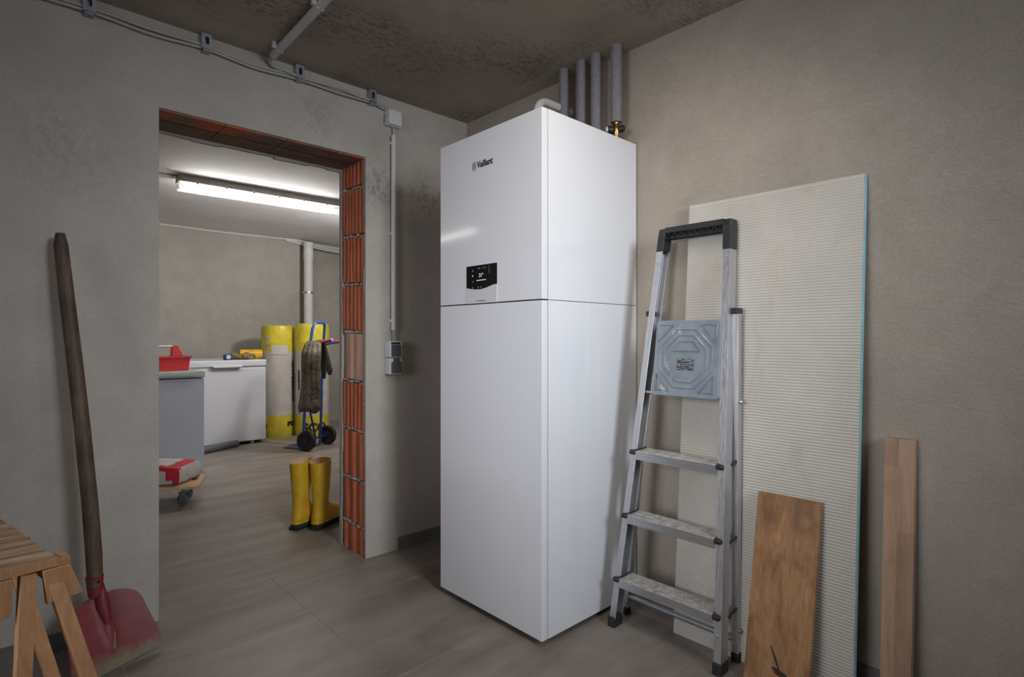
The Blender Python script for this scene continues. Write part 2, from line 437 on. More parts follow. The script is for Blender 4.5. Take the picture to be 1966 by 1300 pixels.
def text(txt, size, M4, mat, parent, name='lettering', depth=0.0004, bend=None, sx=1.0, align='CENTER', bold=0.0):
    cu = bpy.data.curves.new(name, 'FONT'); cu.body = txt; cu.size = size; cu.align_x = align; cu.align_y = 'CENTER'
    cu.extrude = depth; cu.offset = bold; cu.resolution_u = 4
    to = bpy.data.objects.new(name, cu); C.objects.link(to)
    dg = bpy.context.evaluated_depsgraph_get()
    me = bpy.data.meshes.new_from_object(to.evaluated_get(dg))
    bpy.data.objects.remove(to); bpy.data.curves.remove(cu)
    inv = wm(parent).inverted()
    for v in me.vertices:
        p = V((v.co.x * sx, v.co.y, v.co.z))
        v.co = inv @ (bend(p) if bend else (M4 @ p))
    me.materials.clear(); me.materials.append(M[mat])
    o = bpy.data.objects.new(name, me); C.objects.link(o); o.parent = parent
    return o
def arc(c, r, a0, a1, n_, u, v):
    c, u, v = V(c), V(u), V(v)
    return [c + (u * math.cos(a0 + (a1 - a0) * i / n_) + v * math.sin(a0 + (a1 - a0) * i / n_)) * r for i in range(n_ + 1)]
FW = V((math.cos(YAW), math.sin(YAW), 0)); RT = V((math.sin(YAW), -math.cos(YAW), 0))
def at(px, py, d):
    """a measured point of the photograph put at its real distance d (metres)"""
    return FW * d + RT * ((px - 983) / FPX * d) + V((0, 0, CAMZ - (py - 648) / FPX * d))

# ------------------------------------------------------------------ the room
H, YL, YB, XR, TH = 2.285, 2.48, 2.76, 1.974, 0.28
DX0, DX1, DZ = 0.478, 1.346, 1.957
X0, Y0 = -2.2, -2.7       # the side and rear walls behind the camera
FX1, FY1 = 4.2, 6.8       # the second room

def struct(name, mb, mat, parent=None, **k):
    o = mb.build(name, mat, parent, **k)
    if parent is None: o['kind'] = 'structure'
    return o
fl = struct('floor', MB().box((X0, Y0, -0.2), (FX1, 7.1, -0.0012)), 'grout')
# floor tiles 60 x 60 cm
tm = MB().box((-0.2988, -0.2952, -0.012), (0.2988, 0.2952, 0), bevel=0.0005, seg=1)
src = tm.build('tile', 'tile', fl, local=True)
flo = V(fl.location); first = True
for i in range(-6, 6):
    for j in range(-8, 10):
        cx, cy = 0.925 + 0.6 * (i + 0.5), 1.55 + 0.593 * (j + 0.5)
        if not (X0 + 0.05 < cx < FX1 - 0.05 and Y0 + 0.1 < cy < 7.0): continue
        if cy < 2.3 and cx > 2.0: continue
        if cy > 2.6 and cx < -2.0: continue
        loc = V((cx, cy, 0)) - flo
        if first: src.location = loc; first = False
        else: inst(src, 'tile', loc, fl, rot=(0, 0, PI * random.randint(0, 1)))
struct('ceiling', MB().box((X0, Y0, H), (XR + 0.2, YB - 0.1, H + 0.2)), 'ceiling')
o = struct('ceiling_back', MB().box((X0, YB - 0.1, H), (FX1, 7.2, H + 0.2)), 'ceiling_far')

wl = MB()
wl.box((X0, YL, 0), (DX0, YB, H)); wl.box((DX0, YL + 0.012, DZ + 0.045), (DX1 + 0.03, YB - 0.012, H)); wl.box((DX1 + 0.03, YL + 0.008, 0), (FX1, YB, H))
wl.box((DX0, YL, DZ), (DX1 + 0.03, YL + 0.012, H)); wl.box((DX0, YB - 0.012, DZ), (DX1 + 0.03, YB, H)); wl.box((DX1 + 0.03, YL, 0), (XR + 0.2, YL + 0.008, H)); wl.box((DX1, YL, 0), (DX1 + 0.03, YL + 0.008, DZ))
wl = struct('wall_left', wl, 'plaster_left')
# broken plaster edges either side of the bared bricks, a mortar bed and the bricks themselves
def ragged(y0, y1, side, name):
    """plaster skin of the jamb with a broken inner edge. side +1: broken edge towards +y"""
    mb = MB(); N = 120; rng = random.Random(3 + side)
    front, back = [], []
    off = 0
    for k in range(N + 1):
        z = DZ * k / N
        if rng.random() < 0.25: off = rng.uniform(-0.007, 0.006)
        e = off + rng.uniform(-0.002, 0.002)
        if side > 0: a, b = y0, y1 + e
        else: a, b = y0 - e, y1
        front.append((a, b, z))
    X_, XI = DX1, DX1 + 0.035
    L = [[mb.bm.verts.new((x, y, z)) for (x, y) in ((X_, a), (X_, b), (XI, b), (XI, a))] for a, b, z in front]
    for P, Q in zip(L, L[1:]):
        for k in range(4): mb.bm.faces.new([P[k], P[(k + 1) % 4], Q[(k + 1) % 4], Q[k]])
    mb.bm.faces.new(L[0]); mb.bm.faces.new(L[-1])
    return mb.build(name, 'plaster_left', wl)
ragged(YL + 0.0081, YL + 0.020, 1, 'plaster_edge')
ragged(YB - 0.030, YB, -1, 'plaster_edge')
MB().box((DX1 + 0.026, YL + 0.01, 0), (DX1 + 0.034, YB - 0.01, DZ)).build('mortar_bed', 'mortar', wl)
# hollow clay bricks, one object per course
zs = [1.957, 1.820, 1.578, 1.335, 1.095, 0.846, 0.603, 0.355, 0.128, 0.0]
ribn = [6, 7, 6, 6, 0, 6, 3, 3, 3]
for k in range(9):
    z1, z0 = zs[k] - (0.0 if k == 0 else 0.002), zs[k + 1] + (0.018 if k < 8 else 0.0)
    ya, yb = YL + 0.020, YB - 0.026
    rng = random.Random(k)
    prof = []
    if ribn[k]:
        nr = ribn[k]; p = (yb - ya) / nr
        ws = [1 + rng.uniform(-0.22, 0.22) for _ in range(nr)]; tot = sum(ws); y = ya
        for q in ws:
            wd = q / tot * (yb - ya)
            for (t, d) in ((0.0, 0.022), (0.07, 0.020), (0.12, 0.005), (0.3, 0.0), (0.7, 0.0), (0.88, 0.005), (0.93, 0.020)):
                prof.append((y + wd * t, d if nr > 4 else d * (0.9 if t in (0.3, 0.7) else 1.1) + (0.003 if t in (0.12, 0.88) else 0)))
            y += wd
        prof.append((yb, 0.022))
    else:
        for t in range(13):
            u = t / 12; prof.append((ya + 0.03 + (yb - ya - 0.055) * u, 0.010 - 0.008 * math.sin(PI * u) ** 0.6 + 0.007 * (abs(u - 0.45) < 0.10)))
    mb = MB(); nz = 10
    rows = []
    for r_ in range(nz + 1):
        z = z0 + (z1 - z0) * r_ / nz
        rows.append([(mb.bm.verts.new((DX1 + 0.002 + d + 0.0015 * mnoise.noise(V((y * 40, z * 14, k))), y + 0.0018 * mnoise.noise(V((z * 9, k, y * 20))), z + (0.010 * (y - ya) / (yb - ya) * (1 if r_ in (0, nz) else 0) * (0 if (k == 8 and r_ == 0) or (k == 0 and r_ == nz) else 1))))) for y, d in prof])
    for A, B in zip(rows, rows[1:]):
        for i in range(len(A) - 1): mb.bm.faces.new([A[i], A[i + 1], B[i + 1], B[i]])
    # back, top and bottom so that the piece is solid
    bk = [[mb.bm.verts.new((DX1 + 0.030, y, z)) for y, z in ((prof[0][0], z0), (prof[-1][0], z0), (prof[-1][0], z1), (prof[0][0], z1))]][0]
    mb.bm.faces.new(bk); mb.bm.faces.new([bk[0], bk[1]] + rows[0][::-1]); mb.bm.faces.new([bk[3], bk[2]] + rows[-1][::-1])
    mb.bm.faces.new([bk[0], rows[0][0]] + [r[0] for r in rows[1:]] + [bk[3]]); mb.bm.faces.new([bk[1], rows[0][-1]] + [r[-1] for r in rows[1:]] + [bk[2]])
    b = mb.build('brick', 'brick' if ribn[k] else 'brick_pale', wl, smooth=True, auto=45)
    if not ribn[k]: b['label'] = 'pale smooth clay brick'
    if k < 8:   # squeezed-out mortar joint
        mm = MB(); nb = max(4, ribn[k] + 2)
        for q in range(nb):
            y = ya + (yb - ya) * (q + 0.5) / nb + rng.uniform(-0.006, 0.006)
            zc = zs[k + 1] + 0.008 + 0.010 * (y - ya) / (yb - ya) + rng.uniform(-0.004, 0.004)
            hw = (yb - ya) / nb * rng.uniform(0.35, 0.52)
            mm.box((DX1 + 0.001 + rng.uniform(0, 0.005), y - hw, zc - 0.008), (DX1 + 0.03, y + hw, zc + rng.uniform(0.001, 0.009)), bevel=0.004, seg=1)
        tag(mm.build('mortar_joint', 'mortar', wl), kind='stuff')
# clay lintels bared above the doorway
lt = [(YL + 0.013, YL + 0.126), (YL + 0.142, YL + 0.262)]
for a, b in lt:
    xx = DX0
    for L_ in (0.24, 0.25, 0.24, 0.145):
        mb = MB(); mb.box((xx + 0.001, a, DZ - 0.004 - random.uniform(0, 0.004)), (min(xx + L_, DX1 + 0.02) - 0.0003, b, DZ + 0.045))
        mb.build('lintel_block', 'lintel', wl, bevel=0.003); xx += L_
mb = MB(); rng = random.Random(4); x = DX0
while x < DX1:
    x2 = min(x + rng.uniform(0.04, 0.12), DX1); mb.box((x, YB - 0.017, DZ - rng.uniform(0.010, 0.02)), (x2, YB, DZ)); x = x2
mb.build('plaster_edge', 'plaster_left', wl)

struct('wall_right', MB().box((XR, Y0, 0), (XR + 0.2, YL, H)), 'plaster_right')
# rear wall with its window, side wall with an opening added for light
mb = MB()
wx0, wx1, wz0, wz1 = -0.2, 1.3, 0.95, 2.15
mb.box((X0, Y0 - 0.25, 0), (wx0, Y0, H)); mb.box((wx1, Y0 - 0.25, 0), (XR + 0.2, Y0, H)); mb.box((wx0, Y0 - 0.25, 0), (wx1, Y0, wz0)); mb.box((wx0, Y0 - 0.25, wz1), (wx1, Y0, H))
struct('wall_rear', mb, 'plaster_left')
mb = MB()
mb.box((X0 - 0.25, Y0, 0), (X0, -0.35, H)); mb.box((X0 - 0.25, 0.95, 0), (X0, YB, H)); mb.box((X0 - 0.25, -0.35, 0), (X0, 0.95, 0.95)); mb.box((X0 - 0.25, -0.35, 2.05), (X0, 0.95, H))
struct('wall_side', mb, 'plaster_left')
# second room
mb = MB()
mb.box((-2.0, 6.8, 0), (2.80, 7.1, H)); mb.box((2.80, 7.0, 0), (FX1, 7.1, H))
struct('wall_back', mb, 'plaster_back')
struct('wall_far_right', MB().box((FX1 - 0.2, YB, 0), (FX1, 7.0, H)), 'plaster_back')
struct('wall_far_left', MB().box((-2.2, YB, 0), (-2.0, 7.1, H)), 'plaster_back')
# baseboards: fired tiles
mb = MB().box((1.524, YL - 0.010, 0), (XR - 0.011, YL, 0.062), bevel=0.001, seg=1); struct('baseboard_left', mb, 'skirting')
bl = MB().box((-0.6, YL - 0.010, 0), (-0.003, YL, 0.062), bevel=0.001, seg=1); bl = struct('baseboard_left', bl, 'skirting')
MB().box((0.0, YL - 0.010, 0), (0.24, YL, 0.062), bevel=0.001, seg=1).build('tile', 'skirting', bl)
br = struct('baseboard_right', MB().box((XR - 0.010, 0.30, 0), (XR, 0.897, 0.072), bevel=0.001, seg=1), 'skirting')
MB().box((XR - 0.010, 0.90, 0), (XR, YL - 0.011, 0.072), bevel=0.001, seg=1).build('tile', 'skirting', br)
MB().box((XR - 0.010, -0.5, 0), (XR, 0.297, 0.072), bevel=0.001, seg=1).build('tile', 'skirting', br)

# ------------------------------------------------------------------ heat pump cabinet
CX0, CX1, CY0, CY1, CZ, SEAM = 1.403, 1.968, 1.346, 1.943, 1.881, 1.211
cab = thing('heating_cabinet', 'tall glossy white heating cabinet with display standing in the corner', 'heating unit', ((CX0 + CX1) / 2, (CY0 + CY1) / 2, 0))
MB().box((CX0 + 0.012, CY0 + 0.008, 0.02), (CX1, CY1 - 0.004, CZ - 0.004)).build('carcass', 'dark_gap', cab)
FT = 0.030
MB().box((CX0, CY0, SEAM + 0.0018), (CX0 + FT, CY1, CZ), bevel=0.003, seg=2).build('front_panel', 'white_gloss', cab, smooth=True)
MB().box((CX0, CY0, 0.022), (CX0 + FT, CY1, SEAM - 0.0018), bevel=0.003, seg=2).build('front_panel', 'white_gloss', cab, smooth=True)
for (z0, z1) in ((SEAM + 0.001, CZ), (0.022, SEAM - 0.001)):
    MB().box((CX0 + FT + 0.0022, CY0, z0), (CX1, CY0 + 0.006, z1), bevel=0.001, seg=1).build('side_panel', 'white_gloss', cab)
    MB().box((CX0 + FT + 0.0022, CY1 - 0.006, z0), (CX1, CY1, z1), bevel=0.001, seg=1).build('side_panel', 'white_gloss', cab)
MB().box((CX0 + FT + 0.002, CY0 + 0.006, CZ - 0.004), (CX1, CY1 - 0.006, CZ - 0.001)).build('top_panel', 'white_gloss', cab)
for (x, y) in ((CX0 + 0.06, CY0 + 0.06), (CX1 - 0.06, CY0 + 0.06), (CX0 + 0.06, CY1 - 0.06), (CX1 - 0.06, CY1 - 0.06)):
    MB().lathe([(0.022, 0), (0.022, 0.008), (0.012, 0.01), (0.012, 0.024)], (x, y, 0), (0, 0, 1), 16).build('foot', 'black_plastic', cab, smooth=True)
# display: local plane u = -y (reader's right), v = z
FM = frame((CX0 - 0.0004, 1.672, 1.288), (0, -1, 0), (0, 0, 1))      # centre of the display, z axis towards -x
def fm(u, v, d): return FM @ V((u, v, d))
DW, DHt, DHb = 0.0915, 0.0735, 0.0755
poly = [(-DW, DHt)] + [(-DW + 2 * DW * i / 16, -0.012 - 0.009 * math.sin(PI * min(1, i / 14)) + (0.006 * max(0, (i - 8) / 8))) for i in range(17)] + [(DW, DHt)]
disp = MB().prism(poly, fm, (-0.001, 0.0010)).build('display', 'screen', cab)
poly = [(-DW, -DHb)] + [(-DW + 2 * DW * i / 16, -0.0135 - 0.009 * math.sin(PI * min(1, i / 14)) + (0.006 * max(0, (i - 8) / 8))) for i in range(17)] + [(DW, -DHb)]
flap = MB().prism(poly, fm, (-0.001, 0.0012)).build('display_flap', 'silver', cab)
def tf(u, v, d=0.0014): return FM @ Matrix.Translation((u, v, d))
text('21°', 0.020, tf(0.0, 0.033), 'lit', disp, 'digits', 0.0002)
mb = MB(); mb.prism([(-0.028, 0.013), (0.028, 0.013), (0.028, 0.0155), (-0.028, 0.0155)], fm, (0.001, 0.0014)); mb.build('bar', 'lit', disp)
mb = MB()
for (u, v, a, b) in ((-0.014, 0.061, 0.014, 0.003), (0.006, 0.061, 0.003, 0.005), (0.022, 0.061, 0.008, 0.004), (-0.052, 0.054, 0.006, 0.006), (-0.052, 0.011, 0.006, 0.005), (-0.052, -0.013, 0.005, 0.006), (-0.018, -0.013, 0.005, 0.006), (0.0, -0.013, 0.005, 0.006), (0.047, 0.053, 0.0015, 0.03)):
    mb.prism([(u - a / 2, v - b / 2), (u + a / 2, v - b / 2), (u + a / 2, v + b / 2), (u - a / 2, v + b / 2)], fm, (0.001, 0.0013))
tag(mb.build('symbols', 'lit_dim', disp), kind='stuff')
mb = MB(); mb.prism([(-0.056, 0.036), (-0.048, 0.036), (-0.052, 0.030)], fm, (0.001, 0.0014)); mb.build('arrow', 'lit', disp)
text('uniTOWER plus', 0.0085, tf(0.0, -0.066, 0.0015), 'switch_grey', flap, 'lettering', 0.0002)
# badge: emblem and name
bd = thing_e = bpy.data.objects.new('badge', None); C.objects.link(bd); bd.parent = cab
bd.location = wm(cab).inverted() @ V((CX0, 1.66, 1.745))
LM = frame((CX0 - 0.0004, 1.652, 1.7535), (0, -1, 0), (0, 0, 1))
text('Vaillant', 0.0345, LM, 'print', bd, 'lettering', 0.0003, bold=0.0011, sx=0.90)
EM = frame((CX0 - 0.0002, 1.7165, 1.7535), (0, -1, 0), (0, 0, 1))
mb = MB()
ring = [EM @ V((0.0095 * math.copysign(abs(math.cos(t)) ** 0.6, math.cos(t)), 0.0165 * math.copysign(abs(math.sin(t)) ** 0.8, math.sin(t)), 0)) for t in [2 * PI * i / 28 for i in range(28)]]
mb.tube(ring, 0.0009, 6, closed=True)
mb.tube([EM @ V(p) for p in ((-0.0045, 0.011, 0), (-0.005, 0.002, 0), (0, -0.003, 0), (0.005, 0.002, 0), (0.0045, 0.011, 0))], 0.0010, 6)
mb.tube([EM @ V(p) for p in ((-0.0045, 0.009, 0), (0, 0.004, 0), (0.0045, 0.009, 0))], 0.0012, 6)
mb.tube([EM @ V(p) for p in ((-0.005, -0.001, 0), (-0.005, -0.011, 0))], 0.0008, 6)
mb.tube([EM @ V(p) for p in ((0.005, -0.001, 0), (0.005, -0.011, 0))], 0.0008, 6)
mb.tube([EM @ V(p) for p in ((0, -0.004, 0), (0, -0.012, 0))], 0.0008, 6)
mb.build('emblem', 'print', bd, smooth=True)

# ------------------------------------------------------------------ pipes above the cabinet
posn = ('first grey insulated pipe from the left above the white cabinet', 'second grey insulated pipe from the left above the white cabinet',
        'third grey insulated pipe, running down to the black valve', 'tallest rightmost grey insulated pipe, ending at the brass valve')
for i, (y, zb) in enumerate(((1.685, 1.90), (1.583, 1.90), (1.503, 1.955), (1.398, 1.968))):
    p = thing('insulated_pipe', posn[i], 'pipe', (1.90, y, 1.88), 0, 'insulated pipes above the cabinet')
    MB().tube([(1.90, y, zb + 0.0), (1.9, y, 2.1), (1.90, y, H - 0.0)], 0.0235, 20).build('foam_sleeve', 'foam', p, smooth=True)
    if i != 3: MB().tube([(1.90, y, 1.879), (1.90, y, zb + 0.02)], 0.011, 12).build('pipe', 'copper', p, smooth=True)
    else: MB().tube([(1.90, y, zb - 0.008), (1.90, y, zb + 0.03)], 0.011, 12).build('pipe', 'copper', p, smooth=True)
v = thing('safety_valve', 'brass safety valve with black cap below the tallest grey pipe', 'valve', (1.90, 1.398, 1.88))
MB().lathe([(0.011, 0), (0.013, 0.0), (0.017, 0.003), (0.017, 0.018), (0.010, 0.022), (0.012, 0.03), (0.016, 0.045), (0.015, 0.062), (0.011, 0.07), (0.015, 0.074), (0.015, 0.088)], (1.90, 1.398, 1.905 - 0.02), (0, 0, 1), 14).build('body', 'brass', v, smooth=True)
MB().tube([(1.90, 1.398, 1.878), (1.90, 1.398, 1.895)], 0.009, 12).build('pipe_stub', 'copper', v, smooth=True)
MB().lathe([(0.014, 0), (0.017, 0.004), (0.017, 0.02), (0.012, 0.024)], (1.885, 1.402, 1.935), (-0.8, 0.6, 0), 14).build('cap', 'black_plastic', v, smooth=True)
MB().lathe([(0.011, 0), (0.011, 0.006), (0.008, 0.009)], (1.8655, 1.4165, 1.935), (-0.8, 0.6, 0), 14).build('cap_disc', 'white_plastic', v, smooth=True)
MB().lathe([(0.012, 0), (0.015, 0.004), (0.013, 0.02)], (1.905, 1.385, 1.938), (0.2, -1, 0.05), 14).build('knob', 'black_plastic', v, smooth=True)
v = thing('isolating_valve', 'black valve linking the two rightmost grey pipes on cabinet top', 'valve', (1.90, 1.49, 1.88))
MB().tube([(1.895, 1.505, 1.915), (1.893, 1.47, 1.932), (1.89, 1.425, 1.934)], [0.015, 0.016, 0.012], 12).build('body', 'black_plastic', v, smooth=True)
MB().lathe([(0.02, 0), (0.024, 0.004), (0.024, 0.014), (0.018, 0.02)], (1.90, 1.503, 1.935), (0, 0, 1), 16).build('collar', 'black_plastic', v, smooth=True)
MB().tube([(1.893, 1.475, 1.905), (1.893, 1.475, 1.925)], 0.010, 10).build('pipe_stub', 'brass', v, smooth=True)
MB().tube([(1.90, 1.503, 1.878), (1.90, 1.503, 1.936)], 0.011, 10).build('pipe_stub', 'copper', v, smooth=True)
# cream plastic drain bends
def bend_pts(a, corner, b, r, n_=8):
    a, c_, b = V(a), V(corner), V(b); u = (a - c_).normalized(); v_ = (b - c_).normalized()
    p0, p1 = c_ + u * r, c_ + v_ * r
    out = [a]
    for i in range(n_ + 1):
        t = i / n_; out.append((1 - t) ** 2 * p0 + 2 * t * (1 - t) * c_ + t * t * p1)
    return out + [b]
d = thing('drain_pipe', 'cream plastic pipe bending over the top of the white cabinet', 'pipe', (1.80, 1.74, 1.88))
MB().tube(bend_pts((1.742, 1.700, 1.879), (1.742, 1.700, 2.115), (1.93, 1.700, 2.115), 0.07), 0.0175, 16).build('bend', 'cream_pipe', d, smooth=True)
MB().lathe([(0.0195, 0), (0.0195, 0.03)], (1.93, 1.700, 2.115), (1, 0, 0), 16).build('socket', 'cream_pipe', d, smooth=True)
d = thing('pipe_elbow', 'short cream elbow behind the tall cream pipe bend', 'pipe', (1.86, 1.80, 1.88))
MB().tube(bend_pts((1.80, 1.80, 1.879), (1.80, 1.80, 2.0), (1.88, 1.74, 2.005), 0.05), 0.0175, 14).build('bend', 'cream_pipe', d, smooth=True)

# ------------------------------------------------------------------ cables, clips and boxes on wall_left
CY_ = YL - 0.016
def cable(name, pts, r, label, mat='cable'):
    # smooth the path
    P_ = [V(p) for p in pts]; out = []
    for i in range(len(P_) - 1):
        p0 = P_[max(i - 1, 0)]; p1 = P_[i]; p2 = P_[i + 1]; p3 = P_[min(i + 2, len(P_) - 1)]
        for k in range(6):
            t = k / 6
            out.append(0.5 * ((2 * p1) + (p2 - p0) * t + (2 * p0 - 5 * p1 + 4 * p2 - p3) * t * t + (3 * p1 - p0 - 3 * p2 + p3) * t ** 3))
    out.append(P_[-1])
    return tag(MB().tube(out, r, 8).build(name, mat, smooth=True), label, 'cable')
cable('cable', [(-0.6, CY_, 2.248), (-0.1, CY_, 2.243), (0.26, CY_, 2.252), (0.45, CY_, 2.246), (0.638, CY_, 2.250), (0.82, CY_, 2.236), (1.011, CY_, 2.246), (1.2, CY_, 2.243), (1.371, CY_, 2.244), (1.43, CY_, 2.238), (1.484, CY_, 2.226), (1.49, CY_, 2.19)], 0.0055, 'upper grey cable running along the wall below the ceiling')
cable('cable', [(-0.6, CY_ - 0.002, 2.232), (-0.1, CY_ - 0.002, 2.228), (0.26, CY_ - 0.002, 2.238), (0.45, CY_, 2.228), (0.638, CY_, 2.238), (0.82, CY_, 2.224), (1.011, CY_, 2.234), (1.2, CY_, 2.230), (1.371, CY_, 2.233), (1.42, CY_, 2.226), (1.478, CY_, 2.216), (1.48, CY_, 2.19)], 0.0055, 'lower grey cable of the bundle in the metal clips')
cable('cable', [(0.878, 2.39, H - 0.020), (0.880, 2.44, H - 0.022), (0.905, YL - 0.024, H - 0.034), (0.95, CY_ - 0.012, 2.248), (1.011, CY_ - 0.012, 2.240), (1.10, CY_ - 0.012, 2.243), (1.2, CY_ - 0.012, 2.247), (1.29, CY_ - 0.012, 2.240), (1.371, CY_ - 0.012, 2.238), (1.42, CY_ - 0.010, 2.232), (1.474, CY_ - 0.008, 2.222), (1.475, CY_ - 0.006, 2.19)], 0.0055, 'grey cable curving down from the ceiling conduit to the wall clips')
for o_ in [o for o in bpy.data.objects if o.name.startswith('cable')]: o_.location.z -= 0.009
where = ('metal cable clip at the top left edge of the wall', 'metal cable clip above the left part of the doorway', 'metal cable clip right of the ceiling conduit end', 'metal cable clip nearest the junction box')
cl0 = None
for i, x in enumerate((0.262, 0.636, 1.010, 1.368)):
    if cl0 is None:
        cl0 = thing('cable_clip', where[i], 'cable clip', (x, YL, 2.232), 0, 'metal cable clips under the ceiling')
        mb = MB(); mb.box((x - 0.017, YL - 0.003, 2.218), (x + 0.017, YL, H - 0.003)); mb.build('back_plate', 'zinc', cl0)
        for sx_ in (-1, 1): MB().box((x + sx_ * 0.017 - 0.002, YL - 0.034, 2.222), (x + sx_ * 0.017 + 0.002, YL, 2.282)).build('side_flange', 'zinc', cl0)
        mb = MB()
        mb.box((x - 0.0165, YL - 0.036, 2.222), (x - 0.007, YL - 0.033, 2.282)); mb.box((x + 0.007, YL - 0.036, 2.222), (x + 0.0165, YL - 0.033, 2.282))
        mb.box((x - 0.008, YL - 0.036, 2.270), (x + 0.008, YL - 0.033, 2.282)); mb.box((x - 0.008, YL - 0.036, 2.222), (x + 0.008, YL - 0.033, 2.240))
        mb.build('front_plate', 'zinc', cl0)
        MB().box((x - 0.014, YL - 0.038, 2.213), (x + 0.014, YL - 0.004, 2.2190)).build('latch', 'zinc', cl0)
        base_x = x
    else:
        c2 = cl0.copy(); C.objects.link(c2); c2.location.x = x; c2['label'] = where[i]
        for ch in list(cl0.children):
            q = ch.copy(); C.objects.link(q); q.parent = c2
cd = thing('ceiling_conduit', 'grey round conduit fixed across the dark ceiling', 'conduit', (0.872, 1.6, H))
MB().tube([(0.878, 2.405, H - 0.020), (0.868, 1.885, H - 0.020), (0.85, 1.0, H - 0.020)], 0.0155, 14).build('tube', 'conduit', cd, smooth=True)
for y in (2.33, 1.93, 1.45):
    x = 0.877 - (2.4 - y) * 0.02
    mb = MB(); mb.box((x - 0.030, y - 0.008, H - 0.026), (x - 0.014, y + 0.008, H)); mb.box((x - 0.016, y - 0.006, H - 0.035), (x + 0.014, y + 0.006, H - 0.0325)); mb.build('clamp', 'white_plastic', cd, bevel=0.001)
jb = thing('junction_box', 'white square junction box at the top of the wall conduit', 'junction box', (1.487, YL, 2.135))
MB().box((1.446, YL - 0.034, 2.135), (1.524, YL, 2.213), bevel=0.004).build('base', 'white_plastic', jb, smooth=True)
MB().box((1.448, YL - 0.046, 2.138), (1.522, YL - 0.035, 2.211), bevel=0.004).build('lid', 'white_plastic', jb, smooth=True)
for z in (2.160, 2.178): MB().lathe([(0.007, 0), (0.007, 0.003), (0.004, 0.006)], (1.446, YL - 0.018, z), (-1, 0, 0), 12).build('grommet', 'cable', jb, smooth=True)
wc = thing('wall_conduit', 'pale upright conduit between junction box and wall switch', 'conduit', (1.490, YL, 1.09))
MB().tube([(1.490, YL - 0.017, 1.115), (1.490, YL - 0.017, 2.095)], 0.0118, 14).build('tube', 'conduit', wc, smooth=True)
MB().tube([(1.490, YL - 0.017, 1.058), (1.490, YL - 0.017, 2.137)], 0.0045, 8).build('wire', 'cable', wc, smooth=True)
for z in (2.055, 1.600, 1.162):
    mb = MB(); mb.box((1.476, YL - 0.012, z - 0.007), (1.504, YL, z + 0.007)); mb.box((1.477, YL - 0.022, z - 0.006), (1.481, YL - 0.006, z + 0.006)); mb.box((1.499, YL - 0.022, z - 0.006), (1.503, YL - 0.006, z + 0.006))
    mb.build('clamp', 'white_plastic', wc, bevel=0.001)
sw = thing('wall_switch', 'pale surface-mounted double switch and socket below the conduit', 'switch', (1.487, YL, 0.895))
SX0, SX1 = 1.450, 1.522
for (z0, z1) in ((0.979, 1.060), (0.896, 0.977)):
    MB().box((SX0, YL - 0.050, z0), (SX1, YL, z1), bevel=0.005).build('housing', 'white_plastic', sw, smooth=True)
MB().box((SX0 + 0.008, YL - 0.056, 0.984), (SX1 - 0.010, YL - 0.046, 1.043), bevel=0.003).build('rocker', 'switch_grey', sw, smooth=True)
MB().box((SX0 + 0.007, YL - 0.052, 1.0445), (SX1 - 0.012, YL - 0.046, 1.055), bevel=0.002).build('name_window', 'black_plastic', sw, smooth=True)
f_ = MB(); f_.box((SX0 + 0.008, YL - 0.059, 0.902), (SX1 - 0.008, YL - 0.046, 0.957), bevel=0.003); f_.box((SX0 + 0.019, YL - 0.058, 0.950), (SX1 - 0.019, YL - 0.046, 0.976), bevel=0.002); f_.build('socket_lid', 'switch_grey', sw, smooth=True)
# ------------------------------------------------------------------ XPS board leaning on wall_right
# plane of the lean: bottom x 1.828 at z 0, top x 1.925 at z 1.57
B0, B1 = V((1.832, 0, 0)), V((1.9475, 0, 1.578))
up = (B1 - B0).normalized(); nrm = V((-up.z, 0, up.x))     # outwards, towards the room
ya, yb = 0.509, 1.093; Lb = (B1 - B0).length
bp = thing('insulation_board', 'tall ribbed cream construction board with light blue foam edge leaning on the right wall', 'board', (1.84, 0.8, 0))
def bpos(y, s_, d): return B0 + up * s_ + nrm * d + V((0, y, 0))
MB().prism([(ya, 0), (yb, 0), (yb, Lb), (ya, Lb)], lambda u, v_, d: bpos(u, v_, d), (-0.021, -0.0015)).build('foam_core', 'blue_foam', bp)
MB().prism([(ya + 0.001, 0.001), (yb - 0.0005, 0.001), (yb - 0.0005, Lb - 0.001), (ya + 0.001, Lb - 0.001)], lambda u, v_, d: bpos(u, v_, d), (-0.0235, -0.0212)).build('back_coat', 'board_edge', bp)
mb = MB(); pitch = 0.0096; nrib = int(Lb / pitch); prof = []
for k in range(nrib):
    s0 = k * pitch
    for t, d in ((0.0, 0.0), (0.10, 0.0), (0.30, 0.0016), (0.5, 0.0021), (0.8, 0.0021), (0.92, 0.0014)):
        prof.append((s0 + t * pitch, d))
prof.append((Lb, 0.0))
ys = [ya + 0.002 + (yb - ya - 0.003) * i / 12 for i in range(13)]
G = [[mb.bm.verts.new(bpos(y + (0.0008 * mnoise.noise(V((s_ * 30, y, 0))) if j in (0, 12) else 0), s_, d)) for s_, d in prof] for j, y in enumerate(ys)]
for A, B in zip(G, G[1:]):
    for i in range(len(A) - 1): mb.bm.faces.new([A[i], A[i + 1], B[i + 1], B[i]])
G0 = [mb.bm.verts.new(bpos(ys[0], s_, -0.0014)) for s_, d in (prof[0], prof[-1])]; G1 = [mb.bm.verts.new(bpos(ys[-1], s_, -0.0014)) for s_, d in (prof[0], prof[-1])]
mb.bm.faces.new([G0[0]] + G[0] + [G0[1]]); mb.bm.faces.new([G1[0]] + G[-1] + [G1[1]]); mb.bm.faces.new([G0[0], G[0][0]] + [g[0] for g in G[1:]] + [G1[0]])
